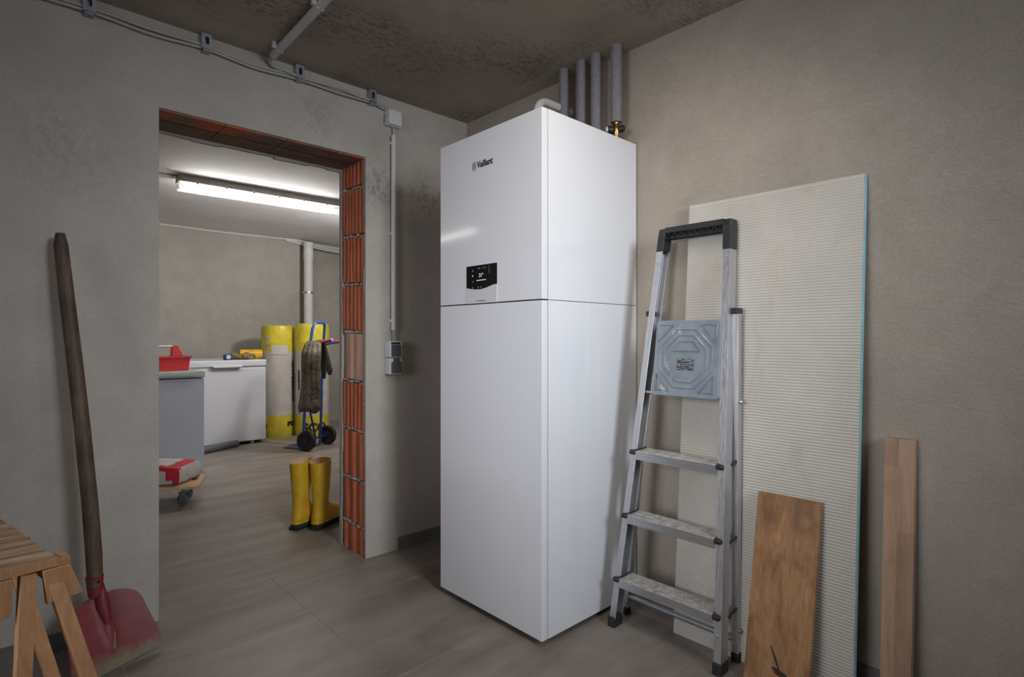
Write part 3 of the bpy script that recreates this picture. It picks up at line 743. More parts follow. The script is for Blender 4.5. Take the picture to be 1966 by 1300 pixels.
mb.bm.faces.new([G0[1], G[0][-1]] + [g[-1] for g in G[1:]] + [G1[1]])
mb.build('ribbed_face', 'board', bp, smooth=True, auto=60)

# ------------------------------------------------------------------ rough wooden plank leaning on the board
def leaning_frame(x0, y, x1, z1, roll=0.0):
    u = V((x1 - x0, 0, z1)).normalized()
    m = frame((x0, y, 0), (0, -1, 0), u)      # x = to the right along the wall, y = up the plank, z = outwards to the room
    return m @ Matrix.Rotation(roll, 4, 'Z')
PM = leaning_frame(1.752, 0.6965, 1.8605, 0.565, 0.0)
pk = thing('wooden_plank', 'wide rough brown wooden plank with dark knot leaning on the ribbed board', 'plank', (1.74, 0.68, 0))
mb = MB(); mb.prism([(-0.093, 0.0), (0.096, 0.003), (0.0975, 0.585), (-0.0925, 0.583)], lambda u, v_, d: PM @ V((u, v_, d)), (0.0, 0.018))
plank_o = mb.build('board', 'wood_board', pk, bevel=0.0015)
mb = MB()
kn = [(0.012 + 0.021 * math.cos(t) * (1 + 0.25 * math.sin(3 * t)), 0.062 + 0.011 * math.sin(t) * (1 + 0.2 * math.cos(2 * t)) - 0.25 * 0.021 * math.cos(t)) for t in [2 * PI * i / 18 for i in range(18)]]
mb.prism(kn, lambda u, v_, d: PM @ V((u, v_, d)), (0.015, 0.01815))
mb.prism([(0.008, 0.070), (-0.004, 0.095), (-0.018, 0.128), (-0.017, 0.133), (-0.001, 0.104), (0.014, 0.068)], lambda u, v_, d: PM @ V((u, v_, d)), (0.015, 0.01815))
mb.build('knot', 'knot', pk)
# ------------------------------------------------------------------ narrow beech post, glued from staves
QM = leaning_frame(1.885, 0.420, 1.945, 0.785, 0.0)
po = thing('wooden_post', 'narrow glued light-wood post leaning alone on the right wall', 'plank', (1.89, 0.412, 0))
rows = ((-0.0375, -0.003, (0.0, 0.115, 0.405, 0.705, 0.785)), (-0.003, 0.0375, (0.0, 0.24, 0.52, 0.705, 0.785)))
i = 0
for a, b, cuts in rows:
    for s0, s1 in zip(cuts, cuts[1:]):
        mb = MB(); mb.prism([(a + 0.0001, s0), (b - 0.0001, s0), (b - 0.0001, s1), (a + 0.0001, s1)], lambda u, v_, d: QM @ V((u, v_, d)), (-0.028, 0.0 + 0.0002 * (i % 2)))
        mb.build('stave', ('wood_beech', 'wood_beech2')[(i * 2 + i // 3) % 2], po); i += 1

# ------------------------------------------------------------------ step ladder
ld = thing('step_ladder', 'folded aluminium step ladder with grey platform leaning between cabinet and board', 'ladder', (1.72, 1.06, 0))
def fx(z): return 1.697 + 0.1225 * z       # front rails (front face)
def ly(z): return 1.272 - 0.070 * z
def ry_(z): return 0.858 + 0.036 * z
def rail(name, yf, z0, z1, parent, xf=fx, w_=0.026, dp=0.048, mat='alu', s=1):
    """C-section rail between z0 and z1, open side inwards"""
    mb = MB(); t = 0.004
    a, b = [], []
    sec = [(0, 0), (dp, 0), (dp, w_), (dp - t, w_), (dp - t, t), (t, t), (t, w_), (0, w_)]
    rr = []
    for z in (z0, z1): rr.append([V((xf(z) + dx, yf(z) + s * (w_ / 2 - dy), z)) for dx, dy in sec])
    mb.loft(rr); return mb.build(name, mat, parent, bevel=0.0008)
LL = rail('rail', ly, 0.03, 1.42, ld, s=1); RR = rail('rail', ry_, 0.03, 1.40, ld, s=-1)
for yf in (ly, ry_):
    mb = MB(); a = (fx(0) - 0.003, yf(0) - 0.015, 0.0); mb.box(a, (fx(0) + 0.052, yf(0) + 0.015, 0.038), bevel=0.003); mb.build('foot', 'black_rubber', ld, smooth=True)
# handle bow
hz = 1.482
for yf, z0 in ((ly, 1.405), (ry_, 1.385)):
    mb = MB()
    rr = [[V((fx(z) - 0.002 + dx, yf(z) + dy, z)) for dx, dy in ((0, -0.0155), (0.052, -0.0155), (0.052, 0.0155), (0, 0.0155))] for z in (z0, 1.47, 1.493)]
    rr[2] = [V((v_.x + (0.004 if i_ in (0, 3) else -0.004), v_.y * 1.0, v_.z)) for i_, v_ in enumerate(rr[2])]
    mb.loft(rr); mb.build('handle_end', 'black_plastic', ld, bevel=0.004)
mb = MB()
y0_, y1_ = ry_(hz) + 0.012, ly(hz) - 0.012
mb.box((fx(hz) - 0.001, y0_, 1.474), (fx(hz) + 0.046, y1_, 1.495))
mb.box((fx(hz) - 0.0005, y0_, 1.452), (fx(hz) + 0.002, y1_, 1.456)); mb.box((fx(hz) + 0.042, y0_, 1.452), (fx(hz) + 0.045, y1_, 1.476))
mb.build('handle_bar', 'black_plastic', ld, bevel=0.002)
mb = MB(); nn = 9
for k in range(nn):
    a = y0_ + (y1_ - y0_) * k / nn; b = y0_ + (y1_ - y0_) * (k + 1) / nn; m_ = (a + b) / 2
    for p, q in (((a, 1.455), (m_, 1.476)), ((m_, 1.476), (b, 1.455))):
        mb.tube([(fx(hz) + 0.006, p[0], p[1]), (fx(hz) + 0.006, q[0], q[1])], 0.0018, 6)
tag(mb.build('handle_lattice', 'black_plastic', ld), kind='stuff')
for z, yf in ((1.36, ly), (1.36, ry_), (0.60, ly), (0.36, ly), (0.12, ry_)): MB().lathe([(0.004, 0), (0.004, 0.0015), (0.002, 0.003)], (fx(z) - 0.0005, yf(z), z), (-1, 0, 0), 10).build('rivet', 'zinc', ld, smooth=True)
# steps
stz = ((0.645, 0.650), (0.405, 0.418), (0.166, 0.187))
for zl, zr in stz:
    zc = (zl + zr) / 2 + 0.006; x0 = fx(zc) - 0.012
    yl_, yr_ = ly(zc) + 0.004, ry_(zc) - 0.004
    st = MB()
    pr = [(0, 0), (0.085, 0), (0.085, -0.026), (0.082, -0.026), (0.082, -0.004), (0.004, -0.004), (0.004, -0.030), (0, -0.030)]
    st.loft([[V((x0 + dx, y, zc + dz)) for dx, dz in pr] for y in (yr_ + 0.016, yl_ - 0.016)])
    stp = st.build('step', 'alu_cross', ld, bevel=0.0008)
    rb = MB()
    for k in range(11):
        xk = x0 + 0.004 + 0.0075 * k
        rb.box((xk, yr_ + 0.017, zc - 0.0005), (xk + 0.0042, yl_ - 0.017, zc + 0.0022))
    tag(rb.build('tread_ribs', 'tread', stp), kind='stuff')
    for yy, sgn in ((yl_, 1), (yr_, -1)):
        cp = MB()
        cp.lathe([(0.006, -0.012), (0.0095, -0.009), (0.0095, 0.009), (0.006, 0.012)], (x0 + 0.002, yy - sgn * 0.006, zc - 0.004), (0, 1, 0), 10)
        cp.tube([(x0 + 0.002, yy - sgn * 0.010, zc + 0.003), (x0 + 0.016, yy - sgn * 0.018, zc + 0.005), (x0 + 0.04, yy - sgn * 0.019, zc + 0.005), (x0 + 0.075, yy - sgn * 0.016, zc + 0.006)], 0.003, 6)
        cp.build('step_cap', 'black_plastic', stp, smooth=True)
# folded platform
pz0, pz1 = 0.868, 1.138
PFX = lambda z: fx(z) - 0.012
pf_u = V((fx(1.14) - fx(0.87), 0, 0.27)).normalized()
PL = frame((fx(0.868) - 0.010, 1.032, 0.868), (0, -1, 0), pf_u)      # x right, y up, z outwards
pf = MB(); hw, hh = 0.130, 0.275
outer = [(-hw, 0.008), (-hw + 0.008, 0), (hw - 0.008, 0), (hw, 0.008), (hw - 0.004, hh - 0.008), (hw - 0.012, hh), (-hw + 0.012, hh), (-hw + 0.004, hh - 0.008)]
pf.prism(outer, lambda u, v_, d: PL @ V((u, v_, d)), (-0.024, 0.0))
plat = pf.build('platform', 'platform', ld, bevel=0.003)
rb = MB()
def ridge(pts, closed=True, r=0.0042):
    rb.tube([PL @ V((u, v_, 0.0)) for u, v_ in pts], r, 6, closed=closed, cap=not closed)
def octa(cx, cy, a, b, k): return [(cx - a, cy - b + k), (cx - a + k, cy - b), (cx + a - k, cy - b), (cx + a, cy - b + k), (cx + a, cy + b - k), (cx + a - k, cy + b), (cx - a + k, cy + b), (cx - a, cy + b - k)]
ridge(octa(0, 0.138, 0.102, 0.104, 0.064)); ridge(octa(0, 0.138, 0.082, 0.083, 0.052))
ridge([(-0.052, 0.165), (0.052, 0.165), (0.022, 0.199), (-0.022, 0.199)])
for sx_, sy_ in ((-1, -1), (1, -1), (-1, 1), (1, 1)):
    cx, cy = sx_ * 0.112, 0.138 + sy_ * 0.119
    ridge([(cx, cy), (cx - sx_ * 0.055, cy), (cx, cy - sy_ * 0.062)])
tag(rb.build('ridges', 'platform', plat, smooth=True), kind='stuff')
mb = MB(); mb.prism([(-0.032, 0.095), (0.034, 0.095), (0.034, 0.137), (-0.032, 0.137)], lambda u, v_, d: PL @ V((u, v_, d)), (-0.001, 0.0012)); mb.build('sticker', 'label', plat)
mb = MB(); z = 0.868; mb.tube([(fx(z) + 0.012, ry_(z), z + 0.006), (fx(z) + 0.012, ly(z), z + 0.006)], 0.0055, 10); mb.build('pivot_rod', 'alu', ld, smooth=True)
mb = MB(); z = 1.10; mb.tube([(fx(z) + 0.018, ry_(z), z), (fx(z) + 0.018, ry_(z) + 0.05, z)], 0.004, 10); mb.build('pivot_rod', 'alu', ld, smooth=True)
# rear frame
def bx(z): return 1.812 + 0.046 * z
def bly(z): return 1.296 - 0.072 * z
def bry(z): return 0.853 + 0.020 * z
for yf, s in ((bly, 1), (bry, -1)):
    mb = MB(); mb.loft([[V((bx(z) + dx, yf(z) + dy, z)) for dx, dy in ((0, -0.011), (0.026, -0.011), (0.026, 0.011), (0, 0.011))] for z in (0.025, 1.165)])
    mb.build('rear_leg', 'alu', ld, bevel=0.002)
    mb = MB().box((bx(0) - 0.002, yf(0) - 0.013, 0), (bx(0) + 0.028, yf(0) + 0.013, 0.03), bevel=0.003); mb.build('foot', 'black_rubber', ld, smooth=True)
    mb = MB().box((bx(1.165) - 0.010, yf(1.165) - 0.014, 1.160), (bx(1.165) + 0.029, yf(1.165) + 0.014, 1.180), bevel=0.003); mb.build('leg_cap', 'black_plastic', ld, smooth=True)
mb = MB(); mb.tube([(bx(0.07) + 0.013, bry(0.07), 0.07), (bx(0.07) + 0.013, bly(0.07), 0.07)], 0.011, 12); mb.build('cross_bar', 'zinc', ld, smooth=True)
for z in (0.65, 0.40, 0.165):
    MB().tube([(fx(z) + 0.046, ry_(z) - 0.012, z), (bx(z) + 0.004, bry(z) - 0.004, z + 0.012)], 0.005, 8).build('spacer', 'black_plastic', ld, smooth=True)
for z in (0.86, 0.10): MB().lathe([(0.008, 0), (0.008, 0.004), (0.004, 0.008)], (bx(z) + 0.013, bry(z) - 0.011, z), (0, -1, 0), 10).build('bolt', 'zinc', ld, smooth=True)

# ------------------------------------------------------------------ shovel
sh = thing('shovel', 'old shovel with red blade and dark wooden handle leaning beside the doorway', 'shovel', (0.30, 2.25, 0))
hp = [at(115.5, 448, 1.880), at(117, 470, 1.880), at(127, 560, 1.878), at(142, 680, 1.874), at(158, 820, 1.868), at(172, 960, 1.862), at(180, 1060, 1.857), at(183, 1125, 1.853)]
MB().tube(hp, [0.013, 0.020, 0.0215, 0.022, 0.0225, 0.023, 0.0235, 0.022], 16).build('handle', 'wood_handle', sh, smooth=True)
BB, BT = V((0.318, 2.212, 0.006)), V((0.262, 2.325, 0.252))
bu = (BT - BB).normalized(); bs = V((0.957, 0.29, 0)).normalized(); bs = (bs - bu * bs.dot(bu)).normalized(); bn = bs.cross(bu)
if bn.y > 0: bn = -bn
BLn = (BT - BB).length
mb = MB(); NU, NV = 24, 16
def halfw(v_):
    t = v_ / BLn
    base_ = 0.137 - 0.036 * t
    if t < 0.62: return base_
    q = (t - 0.62) / 0.24
    return base_ * math.sqrt(max(0.0, 1 - (q * 0.93) ** 2.4))
def bl(u, v_, d=0.0):
    hw_ = halfw(v_); x = u * hw_
    cup = 0.030 * (x / 0.137) ** 2 * (0.4 + 0.6 * v_ / BLn)
    g = 0.013 * math.exp(-(x / 0.014) ** 2) * min(1, max(0, (v_ / BLn - 0.18) / 0.25))
    return BB + bu * (v_ - 0.006 * abs(u) ** 3 * 0) + bs * x + bn * (cup + g + d)
for side_d in (0.0, -0.003):
    pass
g1 = [[mb.bm.verts.new(bl(-1 + 2 * i / NU, BLn * 0.86 * j / NV)) for i in range(NU + 1)] for j in range(NV + 1)]
g2 = [[mb.bm.verts.new(bl(-1 + 2 * i / NU, BLn * 0.86 * j / NV, -0.0028)) for i in range(NU + 1)] for j in range(NV + 1)]
for g in (g1, g2):
    for A, B in zip(g, g[1:]):
        for i in range(NU): mb.bm.faces.new([A[i], A[i + 1], B[i + 1], B[i]])
for j in range(NV):
    for i in (0, NU): mb.bm.faces.new([g1[j][i], g1[j + 1][i], g2[j + 1][i], g2[j][i]])
for j in (0, NV):
    for i in range(NU): mb.bm.faces.new([g1[j][i], g1[j][i + 1], g2[j][i + 1], g2[j][i]])
mb.build('blade', 'red_paint', sh, smooth=True, auto=60)
s0 = hp[-2] + V((0, 0, 0.0)); 
MB().tube([at(181.5, 1105, 1.855), at(183, 1135, 1.853), bl(0, BLn * 0.93, 0.004), bl(0, BLn * 0.72, 0.0), bl(0.0, BLn * 0.5, -0.008)], [0.0255, 0.025, 0.023, 0.019, 0.010], 14).build('socket', 'red_paint', sh, smooth=True)
MB().prism([(-0.010, 0.72), (0.010, 0.72), (0.013, 0.55), (0.010, 0.35), (0.003, 0.2), (-0.003, 0.2), (-0.010, 0.35), (-0.013, 0.55)], lambda u, v_, d: bl(u / halfw(v_ * BLn), v_ * BLn, 0.0006 + d), (0.0, 0.0012)).build('worn_groove', 'blade_groove', sh)
MB().lathe([(0.004, 0), (0.004, 0.003), (0.002, 0.004)], at(190, 1117, 1.832), -FW, 10).build('rivet', 'black_plastic', sh, smooth=True)

# ------------------------------------------------------------------ sawhorse (lower left, close)
hs = thing('sawhorse', 'pine sawhorse with worn paint-streaked top in the lower left corner', 'sawhorse', (0.03, 1.45, 0))
E0 = V((0.060, 1.300, 0.68)); dirb = V((-0.19, 0.98, 0)).normalized(); sb = V((dirb.y, -dirb.x, 0))
HM = frame(E0, sb, dirb)     # x: right across the beam, y: along the beam away, z up
mb = MB(); hwid = 0.036
rng = random.Random(9); pts = [(-hwid - 0.06, 0.0)]
pts = [(-hwid - 0.03, 0.0), (hwid, 0.0)]
y = 0.0
while y < 0.9:
    y2 = y + rng.uniform(0.012, 0.035)
    pts += [(hwid + rng.uniform(-0.003, 0.002), y2 - 0.003), (hwid - rng.uniform(0.001, 0.006), y2)]; y = y2
pts += [(-hwid - 0.03, y)]
mb.prism(pts, lambda u, v_, d: HM @ V((u, v_, d)), (-0.016, 0.0)); top = mb.build('top_board', ['horse_top'], hs, bevel=0.0012)
MB().box((-0.062, -0.0012, -0.0152), (0.0345, 0.002, -0.0008), HM).build('sawn_end', 'wood_horse', top)
# rails below the top board, either side of the legs
for (x0_, x1_, z0_, z1_, y0q) in ((0.014, 0.034, -0.036, -0.0165, 0.010), (-0.070, -0.038, -0.045, -0.0165, 0.004)):
    MB().box((x0_, y0q, z0_), (x1_, 0.9, z1_), HM, bevel=0.002).build('beam', 'wood_horse', hs, smooth=True)
MB().box((0.0345, 0.004, -0.034), (0.056, 0.045, -0.003), HM, bevel=0.006).build('beam', 'wood_horse', hs, smooth=True)
def leg(top_, bot, w1, w2, name='leg'):
    t_, b_ = V(top_), V(bot); d_ = (t_ - b_).normalized()
    m = frame(b_, sb - d_ * sb.dot(d_), d_)
    L_ = (t_ - b_).length
    # sawn level at the floor
    mb = MB(); vs_ = []
    for sgx, sgz in ((-1, -1), (1, -1), (1, 1), (-1, 1)):
        p = m @ V((sgx * w1 / 2, 0, sgz * w2 / 2)); k_ = p.z / d_.z; vs_.append(p - d_ * k_)
    mb.loft([vs_, [m @ V((sgx * w1 / 2, L_, sgz * w2 / 2)) for sgx, sgz in ((-1, -1), (1, -1), (1, 1), (-1, 1))]])
    return mb.build(name, 'wood_horse', hs, bevel=0.0015)
kz = 0.66
def lg(off, z, spl, w1=0.027, w2=0.038):
    t_ = HM @ V((off[0], off[1], -0.02)); b_ = t_ + V((spl[0], spl[1], -1)) * t_.z
    return leg(t_, b_, w1, w2)
lg((0.026, 0.014), kz, (0.255, -0.22), 0.022, 0.022); lg((-0.006, 0.012), kz, (-0.045, -0.22), 0.023, 0.020)
lg((0.026, 0.30), kz, (0.24, -0.20), 0.022, 0.022); lg((-0.012, 0.30), kz, (-0.06, -0.18), 0.023, 0.020)
# gussets
def gus(poly, y0q, y1q): MB().prism(poly, lambda u, v_, d: HM @ V((u, d, v_)), (y0q, y1q)).build('gusset', 'wood_horse', hs, bevel=0.002)
gus([(0.012, -0.017), (0.052, -0.017), (0.072, -0.076), (0.018, -0.080)], -0.004, 0.010)
gus([(-0.075, -0.017), (-0.028, -0.017), (-0.030, -0.080), (-0.058, -0.090), (-0.075, -0.06)], -0.002, 0.016)

# ------------------------------------------------------------------ second room: lamp
lp = thing('tube_lamp', 'lit fluorescent tube lamp on the ceiling of the second room', 'lamp', (1.64, 4.70, H))
lx0, lx1, lyc = 1.03, 2.27, 4.72
LMx = Matrix.Translation((1.64, lyc, 0)) @ Matrix.Rotation(-0.03, 4, 'Z') @ Matrix.Translation((-1.64, -lyc, 0))
mb = MB(); mb.prism([(-0.068, 2.232), (0.068, 2.232), (0.058, H), (-0.058, H)], lambda u, v_, d: LMx @ V((d, lyc + u, v_)), (lx0, lx1)); mb.build('housing', 'lamp_body', lp, bevel=0.004)
mb = MB(); mb.tube([LMx @ V((lx0 + 0.05, lyc, 2.200)), LMx @ V((lx1 - 0.05, lyc, 2.200))], 0.027, 18); mb.build('tube', 'tube_on', lp, smooth=True)
mb = MB(); sec = [(0.060 * math.cos(t), 2.232 - 0.066 * math.sin(t)) for t in [PI * i / 12 for i in range(13)]]
mb.prism(sec, lambda u, v_, d: LMx @ V((d, lyc + u, v_)), (lx0 + 0.004, lx1 - 0.004)); mb.build('cover', 'clear', lp, smooth=True)
for x in (lx0 + 0.028, lx1 - 0.028):
    MB().lathe([(0.017, -0.02), (0.018, 0), (0.017, 0.02)], LMx @ V((x, lyc, 2.200)), (1, 0, 0), 12).build('tube_holder', 'white_plastic', lp, smooth=True)
for k in range(6):
    x = lx0 + 0.12 + (lx1 - lx0 - 0.24) * k / 5
    mb = MB(); m_ = LMx; mb.box((x - 0.008, lyc - 0.073, 2.222), (x + 0.008, lyc - 0.063, 2.246), m_, bevel=0.002); mb.build('clip', 'clip_yellowed', lp)
q_ = lp.copy(); C.objects.link(q_); q_.location = (-0.95, 5.10, H); q_.rotation_euler = (0, 0, math.radians(97))
q_['label'] = 'second tube lamp, out of view, mirrored as a pale streak in the white cabinet'
for ch in list(lp.children):
    c_ = ch.copy(); C.objects.link(c_); c_.parent = q_
    if ch.name.startswith('tube') and 'holder' not in ch.name:
        c_.data = ch.data.copy(); c_.data.materials[0] = M['tube_dim']
tag(MB().tube([(0.2, lyc + 0.02, H - 0.006), (1.05, lyc + 0.02, H - 0.006)], 0.006, 8).build('cable', 'lamp_body', smooth=True), 'thin cable on the ceiling left of the tube lamp', 'cable')
for dy in (0.02, -0.03):
    cable('cable', [(2.25, lyc + dy * 0.3 - 0.02, 2.262), (2.33, lyc + dy - 0.02, 2.258), (2.42, lyc + dy - 0.02, 2.272), (2.9, lyc + dy - 0.02, 2.279)], 0.005, 'back grey cable leaving the right end of the tube lamp' if dy > 0 else 'front grey cable leaving the right end of the tube lamp', 'cable')
# cable bundle along the back wall and the white soil pipe
for k in range(3):
    z = 2.262 - 0.014 * k
    pts_ = [(0.3, 6.785 - 0.004 * k, 2.262), (1.2, 6.785, 2.262), (1.9, 6.785, 2.255 - 0.003 * k), (2.5, 6.785, 2.262 - 0.006 * k), (2.78, 6.775, 2.266 - 0.02 * k), (3.1, 6.80, 2.232 - 0.022 * k), (3.7, 6.80, 2.215 - 0.03 * k)]
    if k: pts_ = pts_[3:]; pts_[0] = (2.62, 6.785, 2.268 - 0.01 * k)
    cable('cable', pts_, 0.009, ('long pale cable along the top of the back wall', 'middle cable of the bundle above the white pipe', 'lowest cable of the bundle above the white pipe')[k], 'white_plastic')
wp = thing('drain_pipe', 'white upright plastic drain pipe in the back corner of second room', 'pipe', (2.86, 6.71, 0))
MB().lathe([(0.053, 0.0), (0.053, 2.03), (0.058, 2.04), (0.058, 2.08), (0.061, 2.085), (0.061, 2.10), (0.056, 2.105), (0.056, 2.19), (0.060, 2.195), (0.060, 2.235), (0.056, 2.24)], (2.865, 6.70, 0), (0, 0, 1), 24).build('tube', 'white_plastic', wp, smooth=True)
MB().lathe([(0.057, 0), (0.057, 0.022)], (2.865, 6.70, 1.615), (0, 0, 1), 24).build('clamp_ring', 'zinc', wp, smooth=True)
for a_, b_ in (((2.796, 6.695, 1.614), (2.812, 6.705, 1.638)), ((2.918, 6.695, 1.614), (2.934, 6.705, 1.638)), ((2.858, 6.75, 1.62), (2.872, 6.80, 1.634))): MB().box(a_, b_).build('clamp_bolt', 'copper', wp)

# ------------------------------------------------------------------ freezers
fb = thing('chest_freezer', 'white chest freezer at the back wall beside the yellow rolls', 'freezer', (1.60, 6.3, 0), 0, 'chest freezers')
fy = 5.95; fx0, fx1 = 1.05, 2.099
MB().box((fx0, fy, 0.035), (fx1, 6.62, 0.772), bevel=0.008).build('body', 'white_appliance', fb, smooth=True)
MB().box((fx0 - 0.002, fy - 0.010, 0.786), (fx1 + 0.002, 6.63, 0.853), bevel=0.012, seg=3).build('lid', 'white_appliance', fb, smooth=True)
MB().box((fx0 + 0.008, fy + 0.004, 0.770), (fx1 - 0.008, 6.61, 0.788)).build('gasket', 'conduit', fb)
MB().box((fx0 + 0.04, fy + 0.05, 0.012), (fx1 - 0.04, 6.58, 0.036)).build('plinth', 'dark_gap', fb)
hd = MB(); hd.prism([(1.575, 0.800), (1.865, 0.800), (1.845, 0.782), (1.60, 0.782)], lambda u, v_, d: V((u, fy + d, v_)), (-0.045, -0.006)); hd.build('handle', 'white_appliance', fb, bevel=0.004)
for x in (fx0 + 0.10, fx1 - 0.12): 
    for y in (fy + 0.05, 6.53): MB().lathe([(0.02, 0), (0.02, 0.03), (0.03, 0.036)], (x, y, 0), (0, 0, 1), 12).build('foot', 'conduit', fb, smooth=True)
fr = thing('chest_freezer', 'shade-grey chest freezer with grey-green rim half hidden by the doorway edge', 'freezer', (0.85, 5.3, 0), 0, 'chest freezers')
MB().box((0.35, 5.0, 0.02), (1.280, 5.62, 0.752), bevel=0.006).build('body', 'shaded_appliance', fr, smooth=True)
MB().box((0.348, 4.990, 0.758), (1.284, 5.63, 0.812), bevel=0.008, seg=3).build('lid', 'grey_trim', fr, smooth=True)
MB().box((0.40, 4.980, 0.772), (1.215, 4.992, 0.800), bevel=0.003).build('handle', 'grey_trim', fr, smooth=True)
for x in (0.42, 1.22):
    for y in (5.06, 5.55): MB().lathe([(0.018, 0), (0.018, 0.022)], (x, y, 0), (0, 0, 1), 10).build('foot', 'black_plastic', fr, smooth=True)
# red tool tray
tb = thing('toolbox', 'red open plastic toolbox with pale carrying bar on the front freezer', 'toolbox', (1.0, 5.2, 0.812))
def tray(x0, x1, y0, y1, z0, z1, taper, t):
    mb = MB()
    o0 = [V(p) for p in ((x0 + taper, y0 + taper, z0), (x1 - taper, y0 + taper, z0), (x1 - taper, y1 - taper, z0), (x0 + taper, y1 - taper, z0))]
    o1 = [V(p) for p in ((x0, y0, z1), (x1, y0, z1), (x1, y1, z1), (x0, y1, z1))]
    i1 = [V(p) for p in ((x0 + t, y0 + t, z1), (x1 - t, y0 + t, z1), (x1 - t, y1 - t, z1), (x0 + t, y1 - t, z1))]
    i0 = [V(p) for p in ((x0 + taper + t, y0 + taper + t, z0 + t), (x1 - taper - t, y0 + taper + t, z0 + t), (x1 - taper - t, y1 - taper - t, z0 + t), (x0 + taper + t, y1 - taper - t, z0 + t))]
    mb.loft([o0, o1, i1, i0]); return mb
tray(0.80, 1.205, 5.10, 5.34, 0.813, 0.926, 0.012, 0.004).build('tray', 'red_plastic', tb, bevel=0.002)
mb = MB(); mb.box((0.795, 5.095, 0.916), (1.212, 5.103, 0.928)); mb.box((1.203, 5.095, 0.916), (1.216, 5.345, 0.928)); mb.box((0.795, 5.337, 0.916), (1.212, 5.345, 0.928)); mb.build('rim', 'red_plastic', tb, bevel=0.002)
for x in (0.83, 1.135):
    mb = MB(); mb.prism([(0.0, 0.925), (0.085, 0.925), (0.045, 1.012), (0.020, 1.018), (0.004, 1.004)] if x > 1 else [(0.085, 0.925), (0.0, 0.925), (0.04, 1.012), (0.062, 1.018), (0.08, 1.004)], lambda u, v_, d: V((x - 0.045 + u, d, v_)), (5.19, 5.25)); mb.build('handle_bracket', 'red_plastic', tb, bevel=0.003)
MB().tube([(0.84, 5.22, 1.006), (1.125, 5.22, 1.006)], 0.009, 12).build('handle_bar', 'white_plastic', tb, smooth=True)
# roll, gloves, case on the white freezer
tag(MB().tube([(1.93, 6.22, 0.903), (2.135, 6.17, 0.903)], 0.049, 24).build('film_roll', 'yellow_roll', smooth=True), 'small yellow roll lying on the white freezer lid', 'roll')
o = bpy.data.objects['film_roll']
e0 = MB(); e0.lathe([(0.018, 0), (0.018, 0.004)], (2.134, 6.17, 0.905), (1, -0.17, 0), 16); e0.build('dark_core_disc', 'dark_gap', o)  # near-black disc in place of a hollow core; its shade is in the colour
def blob(name, c, r, mat, label, cat, seed):
    mb = MB(); bmesh.ops.create_icosphere(mb.bm, subdivisions=4, radius=1.0)
    for v_ in mb.bm.verts:
        n_ = 1 + 0.30 * mnoise.noise(v_.co * 1.8 + V((seed, 0, 0))) + 0.12 * mnoise.noise(v_.co * 4.5 + V((seed, 3, 0)))
        v_.co = V((c[0] + v_.co.x * r[0] * n_, c[1] + v_.co.y * r[1] * n_, max(c[2] + v_.co.z * r[2] * n_, 0.8535)))
    return tag(mb.build(name, mat, smooth=True, auto=80), label, cat)
def glove(name, base, ang, mat, label):
    """a limp work glove: palm and five fingers"""
    g = thing(name, label, 'glove', base)
    ca, sa = math.cos(ang), math.sin(ang)
    def w_(u, v_, z): return V(base) + V((u * ca - v_ * sa, u * sa + v_ * ca, z))
    secs = []
    for u, hw_, hh in ((-0.07, 0.045, 0.022), (-0.04, 0.040, 0.030), (0.0, 0.045, 0.038), (0.04, 0.044, 0.030)):
        secs.append([w_(u, hw_ * math.cos(t), 0.002 + hh + hh * math.sin(t)) for t in [2 * PI * i / 14 for i in range(14)]])
    MB().loft(secs).build('palm', mat, g, smooth=True)
    for k in range(4):
        v0 = -0.033 + 0.022 * k; L_ = (0.05, 0.065, 0.06, 0.045)[k]
        MB().tube([w_(0.03, v0, 0.036), w_(0.03 + L_ * 0.5, v0 * 1.2, 0.05 - 0.006 * k), w_(0.03 + L_, v0 * 1.3, 0.014)], [0.012, 0.011, 0.007], 8).build('finger', mat, g, smooth=True)
    MB().tube([w_(-0.02, -0.04, 0.016), w_(0.0, -0.065, 0.02), w_(0.02, -0.075, 0.014)], [0.012, 0.012, 0.007], 8).build('thumb', mat, g, smooth=True)
    return g
glove('work_glove', (1.845, 6.10, 0.853), 2.6, 'glove', 'left crumpled khaki work glove in front of the yellow roll')
glove('work_glove', (1.945, 6.065, 0.853), 0.5, 'glove', 'right khaki work glove against the yellow roll')
tm_ = thing('tape_measure', 'small dark blue tape measure left of the gloves on the white freezer', 'tape measure', (1.755, 6.04, 0.853))
MB().box((1.715, 6.015, 0.853), (1.795, 6.055, 0.912), bevel=0.014, seg=3).build('case', 'blue_case', tm_, smooth=True)
MB().lathe([(0.022, 0), (0.020, 0.004)], (1.758, 6.015, 0.883), (0, -1, 0), 16).build('disc', 'conduit', tm_, smooth=True)
tag(MB().tube([(1.44, 5.735, 0.034), (1.80, 5.90, 0.034)], 0.034, 20).build('drain_tube', 'dark_pipe', smooth=True), 'dark grey tube lying on the floor at the foot of the white freezer', 'tube')

